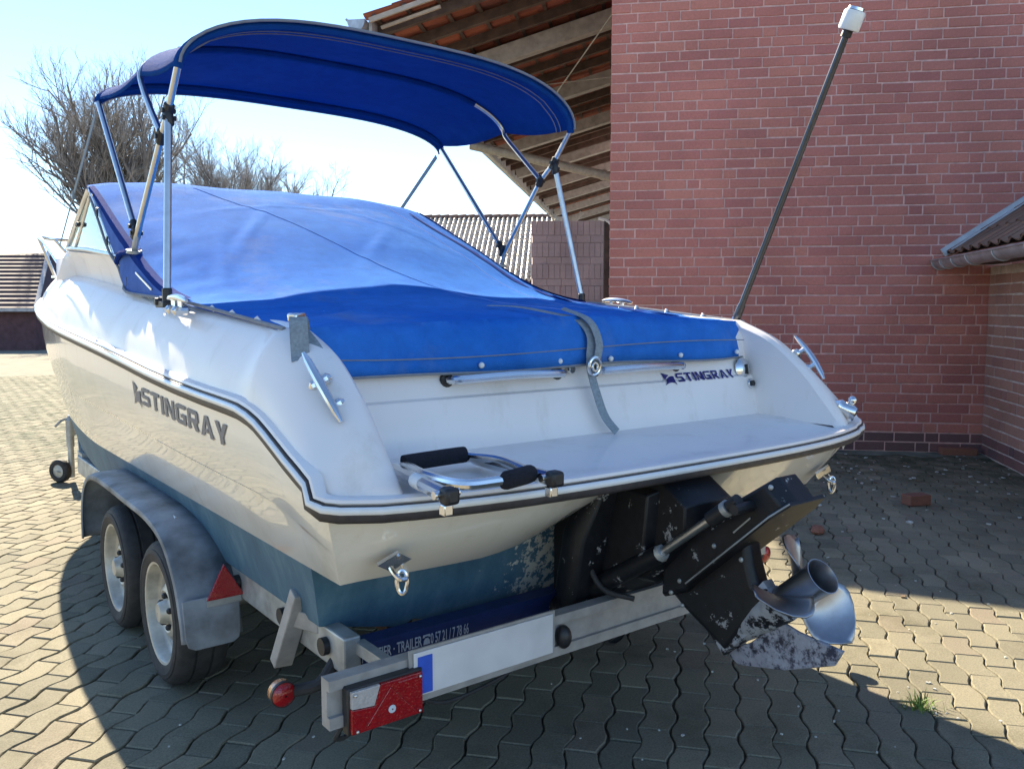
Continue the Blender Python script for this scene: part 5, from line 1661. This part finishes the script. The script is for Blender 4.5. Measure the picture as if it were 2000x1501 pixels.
# ------------------------------------------------------------------ the trailer
tra = thing('boat_trailer', (0, .6, 0), 'galvanised tandem axle trailer carrying the white motorboat', 'trailer')
for sg in (-1, 1):
    b_ = MB(); b_.box((sg * .862, .31, .430), (.05, 3.38, .10)); fr = b_.build('frame_rail', M['galv'], tra, smooth=0, bevel=.006)
    for y in (-1.28, -1.0, -.62):
        b_ = MB(); b_.cyl((sg * .888, y, .432), (sg * .905, y, .432), .024, 12); b_.build('bolt_cap', M['black_plastic'], fr)
    b_ = MB(); b_.beam((sg * .862, 1.98, .43), (sg * .36, 4.3, .43), .05, .10); b_.build('drawbar', M['galv'], tra, smooth=0)
    ax_ = -.838 if sg < 0 else .27; b_ = MB(); b_.beam((ax_, -1.37, .448), (ax_, -1.585, .448), .028, .032); b_.build('bar_arm', M['galv'], tra, smooth=0)
    b_ = MB(); b_.beam((sg * .925, -1.055, .318), (sg * .905, -1.165, .55), .055, .04, up=(0, 1, 0)); b_.beam((sg * .90, -1.12, .47), (sg * .865, -1.22, .47), .05, .05)
    b_.build('bunk_bracket', M['galv_bar'], tra, smooth=0, bevel=.004)
    b_ = MB(); b_.beam((sg * .62, -1.2, .405), (sg * .62, 1.6, .405), .08, .05); b_.build('bunk', M['wood_old'], tra, smooth=0)
    b_ = MB(); b_.beam((sg * .845, 2.03, .48), (sg * .80, 2.35, .70), .05, .06); b_.beam((sg * .85, 1.9, .492), (sg * .845, 2.05, .492), .06, .02); b_.build('guide_post', M['galv'], tra, smooth=0)
for y in (-1.33, -.4, .75, 1.9):
    b_ = MB(); b_.box((0, y, .408), (1.68, .06, .072)); cm_ = b_.build('cross_member', M['galv'] if y > -1 else M['sign_blue'], tra, smooth=0)
    if y < -1:
        sgn = cm_
for y in (-.257, .402):
    b_ = MB(); b_.cyl((-.90, y, .255), (.90, y, .255), .032, 12); b_.box((0, y, .29), (1.7, .05, .05)); b_.build('axle', M['galv'], tra)
b_ = MB(); b_.box((0, 4.5, .43), (.08, .9, .09)); b_.build('tow_bar', M['galv'], tra, smooth=0); b_ = MB(); b_.ball((0, 5.0, .45), .06); b_.build('coupling', M['galv'], tra)
b_ = MB(); b_.beam((0, 4.15, .45), (0, 4.25, 1.15), .07, .07, up=(0, 1, 0)); b_.box((0, 4.22, 1.05), (.16, .14, .12)); b_.build('winch_post', M['galv'], tra, smooth=0)
# sticker with the dealer's lettering on the rear cross member
vs, fs = text_mesh('NDMEIER · TRAILER', .042, .86, .0006)
wx = max(v[0] for v in vs); x0 = -.828; k1 = .185 / wx
b_ = MB(); ty = -1.3625
b_.add([(x0 + v[0] * k1, ty, .396 + v[1]) for v in vs], fs)
vs2, fs2 = text_mesh('0 57 21 / 7 78 66', .042, .86, .0006)
wx2 = max(v[0] for v in vs2); k2 = .128 / wx2
b_.add([(x0 + .213 + v[0] * k2, ty, .396 + v[1]) for v in vs2], fs2)
# telephone sign
tx = x0 + .189
for pl in ([(0, .0), (.022, 0), (.020, .012), (.015, .018), (.007, .018), (.002, .012)], [(-.002, .020), (.0, .028), (.022, .028), (.024, .020), (.017, .020), (.017, .023), (.005, .023), (.005, .020)]):
    from mathutils.geometry import tessellate_polygon
    b_.add([(tx + p[0], ty, .397 + p[1]) for p in pl], [tuple(t) for t in tessellate_polygon([[Vector((p[0], p[1], 0)) for p in pl]])])
b_.build('sticker_lettering', M['white_print'], sgn, smooth=0, fix=False)
# light bar
b_ = MB()
cs = [(-1.56, .487), (-1.60, .487), (-1.60, .462), (-1.588, .462), (-1.588, .400), (-1.60, .400), (-1.60, .372), (-1.56, .372)]
b_.prism(cs, (Vector((0, 0, 0)), Vector((0, 1, 0)), Vector((0, 0, 1)), DX), -1.032, .34)
bar = b_.build('light_bar', M['galv_bar'], tra, smooth=0)
b_ = MB(); b_.box((-.601, -1.612, .448), (.435, .004, .108)); pl_ = b_.build('number_plate', M['plate'], bar, smooth=0, bevel=.0015)
b_ = MB(); b_.box((-.788, -1.6155, .445), (.040, .002, .092)); b_.build('blue_band', M['plate_blue'], bar, smooth=0)
b_ = MB(); b_.box((-.601, -1.606, .448), (.455, .006, .122)); b_.build('plate_holder', M['galv_bar'], bar, smooth=0)
b_ = MB(); b_.ball((-.338, -1.605, .425), .030, 14, 8, sc=(.75, .8, 1.1)); b_.build('plate_lamp', M['black_plastic'], bar)
# tail lamp
lx0, lx1, lz0, lz1, ly = -.992, -.806, .362, .462, -1.604
b_ = MB(); b_.box(((lx0 + lx1) / 2, ly - .004, (lz0 + lz1) / 2), (lx1 - lx0 + .012, .03, lz1 - lz0 + .012)); lamp = b_.build('tail_lamp', M['black_plastic'], bar, bevel=.004)
def lens_(poly, y0, nm, mt, par=lamp):
    m = MB(); m.prism(poly, (Vector((0, 0, 0)), DX, Vector((0, 0, 1)), Vector((0, -1, 0))), -y0 - .016, -y0); return m.build(nm, mt, bar, smooth=0, bevel=.0015)
yl = ly - .028
lens_([(lx0, lz0), (lx1, lz0), (lx1, lz1), (lx0 + .075, lz1), (lx0 + .058, lz0 + .052), (lx0, lz0 + .058)], yl, 'red_lens', M['red_lens'])
lens_([(lx0, lz0 + .060), (lx0 + .057, lz0 + .054), (lx0 + .073, lz1), (lx0, lz1)], yl - .001, 'clear_lens', M['clear_lens'])
lens_([(lx0 + .035, lz0 + .012), (lx0 + .165, lz0 + .012), (lx0 + .098, lz1 - .012)], yl - .004, 'triangle_reflector', M['red_lens'])
lens_([(lx0 + .125, lz0 + .075), (lx0 + .172, lz0 + .082), (lx0 + .172, lz1 - .006), (lx0 + .118, lz1 - .006)], yl - .003, 'fog_lens', M['red_lens'])
b_ = MB(); b_.lathe([(.002, .002), (.009, .0015), (.010, 0)], ((lx0 + .100, yl + -.0055, lz0 + .036), DX, Vector((0, 0, 1)), Vector((0, -1, 0))), 12); b_.build('approval_mark', M['white_print'], bar)
for x, z in ((lx0 + .008, lz1 - .008), (lx1 - .008, lz1 - .008), (lx0 + .012, lz0 + .006), (lx1 - .01, lz0 + .008)):
    b_ = MB(); b_.ball((x, yl - .003, z), .004, 7, 5); b_.build('screw', M['alu'], bar)
# wiring of the lamp bar
b_ = MB(); b_.tube(curve_pts([(-.97, -1.585, .39), (-1.0, -1.56, .33), (-.93, -1.50, .30), (-.86, -1.42, .35), (-.845, -1.30, .38)], 24), .006, 7); b_.build('cable', M['rubber'], bar)
b_ = MB(); b_.tube(curve_pts([(-.79, -1.58, .37), (-.70, -1.575, .335), (-.55, -1.57, .345), (-.42, -1.58, .385)], 24), .005, 7); b_.build('cable', M['rubber'], bar)
# side marker lamps on rubber arms
for sg in (-1, 1):
    c = Vector((sg * 1.012, -1.275, .335))
    b_ = MB(); b_.tube(curve_pts([(sg * .87, -1.30, .40), (sg * .92, -1.31, .35), (sg * .965, -1.29, .337), tuple(c - Vector((sg * .015, 0, 0)))], 14), .016, 10)
    arm = b_.build('marker_arm', M['rubber'], tra)
    b_ = MB(); b_.cyl(c - Vector((0, .014, 0)), c - Vector((0, .004, 0)), .034, 20); b_.build('marker_body', M['black_plastic'], arm)
    b_ = MB(); b_.lathe([(.003, .026), (.016, .025), (.028, .018), (.033, .012)], (c, DX, Vector((0, 0, 1)), Vector((0, -1, 0))), 20); b_.build('red_lens', M['red_lens'], arm, smooth=60)
    b_ = MB(); b_.lathe([(.003, .030), (.016, .029), (.028, .024), (.032, .018), (.032, -.004)], (c, DX, Vector((0, 0, 1)), Vector((0, 1, 0))), 20); b_.build('amber_lens', M['amber_lens'], arm, smooth=60)
# double mudguard with flap and triangle
def mud(sg):
    path = curve_pts([(.925, .27), (.915, .40), (.855, .52), (.72, .592), (.50, .612), (.10, .608), (-.22, .600), (-.42, .555), (-.545, .455), (-.605, .34), (-.625, .265)], 44)
    xo, xi = 1.075, .885
    m = MB(); rows = []
    sec = [(xo - .004, -.022), (xo, -.012), (xo - .004, .0), (xo - .03, .010), ((xo + xi) / 2, .014), (xi, .010)]
    for i, (y, z) in enumerate(path):
        t = path[min(i + 1, 43)] - path[max(i - 1, 0)]; t = t / np.hypot(*t); n_ = V(t[1], -t[0])
        if n_[1] < 0 and abs(n_[1]) > .3: n_ = -n_
        n_ = V(-t[1], t[0]) if V(-t[1], t[0]) @ V(y - .15, z - .2) > 0 else V(t[1], -t[0])
        rows.append([(sg * x, y + n_[0] * h, z + n_[1] * h) for x, h in sec])
    m.grid(rows)
    o = m.build('mudguard', M['fender'], tra, smooth=50)
    s_ = o.modifiers.new('thick', 'SOLIDIFY'); s_.thickness = .005; s_.offset = -1
    b_ = MB(); b_.prism([(-.082, -.088), (-.060, -.10), (.060, -.10), (.080, -.088), (.086, -.06), (.088, .06), (-.093, .06), (-.090, -.06)], (Vector((sg * .98, -.634, .345)), DX, Vector((0, .12, 1)).normalized(), Vector((0, -1, .12)).normalized()), -.003, .004); b_.build('mud_flap', M['fender'], o, smooth=0, bevel=.003)
    b_ = MB(); b_.box((sg * .945, -.643, .392), (.11, .006, .03)); b_.build('reflector_bracket', M['galv'], o, smooth=0)
    b_ = MB(); b_.prism([(-.060, 0), (.060, 0), (0, .108)], (Vector((sg * .942, -.647, .398)), DX, Vector((0, .10, 1)).normalized(), Vector((0, -1, .10)).normalized()), -.002, .006, inset=.06); b_.build('triangle_reflector', M['red_lens'], o, smooth=0)
    for q in (-.3, .45):
        b_ = MB(); b_.beam((sg * .86, q, .50), (sg * 1.0, q, .60), .04, .012); b_.build('mudguard_stay', M['galv'], o, smooth=0)
mud(-1); mud(1)
# wheels
def wheel(sg, y):
    c = Vector((sg * .965, y, .255)); ax = Vector((sg, 0, 0)); a_ = Vector((0, 1, 0)); b2 = Vector((0, 0, 1))
    w = bpy.data.objects.new('wheel', None); COL.objects.link(w); w.location = c; attach(w, tra)
    m = MB()
    pf_ = [(.172, -.080), (.185, -.088), (.212, -.090), (.235, -.084), (.248, -.070), (.2535, -.050), (.2535, -.033), (.247, -.030), (.247, -.025), (.2545, -.022), (.2550, 0), (.2545, .022), (.247, .025), (.247, .030), (.2535, .033), (.2535, .050), (.248, .070), (.241, .078), (.235, .084), (.226, .0865), (.224, .090), (.210, .0925), (.206, .090), (.188, .089), (.178, .083), (.172, .078)]
    m.lathe(pf_, (c, a_, b2, ax), 56); t = m.build('tyre', M['rubber'], w, smooth=32)
    m = MB(); n = 40; vs = []; 
    prof = [(.182, .080), (.180, .084), (.172, .082), (.165, .070), (.163, .045), (.156, .036), (.148, .034), (.143, .026), (.135, .026), (.118, .034), (.103, .046), (.088, .054), (.074, .060), (.064, .052), (.052, .052), (.042, .060), (.038, .078), (.032, .086), (.002, .088)]
    rows = []
    for j in range(n):
        q = 2 * math.pi * j / n; d_ = a_ * math.cos(q) + b2 * math.sin(q); row = []
        slot = j % 5 in (1, 2)
        for i, (r_, h) in enumerate(prof):
            if slot and i in (9, 10): h -= .035
            row.append(tuple(c + d_ * r_ + ax * h))
        rows.append(row)
    rows.append(rows[0]); m.grid(rows)
    m.lathe([(.172, -.08), (.15, -.07), (.15, .0)], (c, a_, b2, ax), 30)
    m.build('rim', M['rim'], w, smooth=40)
    for k in range(5):
        m = MB(); q = 2 * math.pi * k / 5 + .3; p = c + a_ * (.058 * math.cos(q)) + b2 * (.058 * math.sin(q)) + ax * .052
        m.tube([p, p + ax * .014, p + ax * .019], [.011, .011, .006], 6); m.build('wheel_bolt', M['black_plastic'], w)
    m = MB(); p = c + a_ * -.156 * .6 + b2 * .125 + ax * .036; m.tube([p, p + ax * .02 - b2 * .012], .004, 6); m.build('valve', M['rubber'], w)
for sg in (-1, 1):
    for y in (-.257, .402): wheel(sg, y)
# jockey wheel
jx, jy = -.690, 3.80
m = MB(); fr_ = (Vector((jx, jy, .088)), Vector((0, 1, 0)), Vector((0, 0, 1)), Vector((-.80, -.60, 0)).normalized())
ax = Vector((-.80, -.60, 0)).normalized(); pe = Vector((-.60, .80, 0))
m.lathe([(.05, -.028), (.075, -.028), (.087, -.018), (.090, 0), (.087, .018), (.075, .028), (.05, .028)], (Vector((jx, jy, .09)), pe, Vector((0, 0, 1)), ax), 28)
jw = m.build('jockey_wheel', M['rubber'], tra)
m = MB(); m.lathe([(.055, .020), (.02, .026), (.002, .027)], (Vector((jx, jy, .09)), pe, Vector((0, 0, 1)), ax), 20); m.lathe([(.055, -.020), (.02, -.026), (.002, -.027)], (Vector((jx, jy, .09)), pe, Vector((0, 0, 1)), ax), 20); m.build('hub', M['galv'], jw)
m = MB(); tp_ = Vector((jx + .075, jy - .02, 0))
m.tube([tp_ + Vector((0, 0, .035)), tp_ + Vector((0, 0, .28))], .022, 12); m.tube([tp_ + Vector((0, 0, .27)), tp_ + Vector((0, 0, .47))], .028, 12)
m.tube([tp_ + Vector((0, 0, .47)), tp_ + Vector((0, 0, .51))], [.028, .008], 10)
m.tube(curve_pts([tp_ + Vector((0, 0, .485)), tp_ + Vector((-.05, 0, .475)), tp_ + Vector((-.10, 0, .43))], 8), .009, 7)
m.beam(tp_ + Vector((0, 0, .06)), Vector((jx, jy, .09)) + ax * .036, .03, .008); 
m.build('jockey_tube', M['galv'], jw)
m = MB(); m.beam(tp_ + Vector((0, 0, .38)), Vector((-.45, 3.85, .43)), .05, .06); m.build('jockey_clamp', M['galv'], jw, smooth=0)
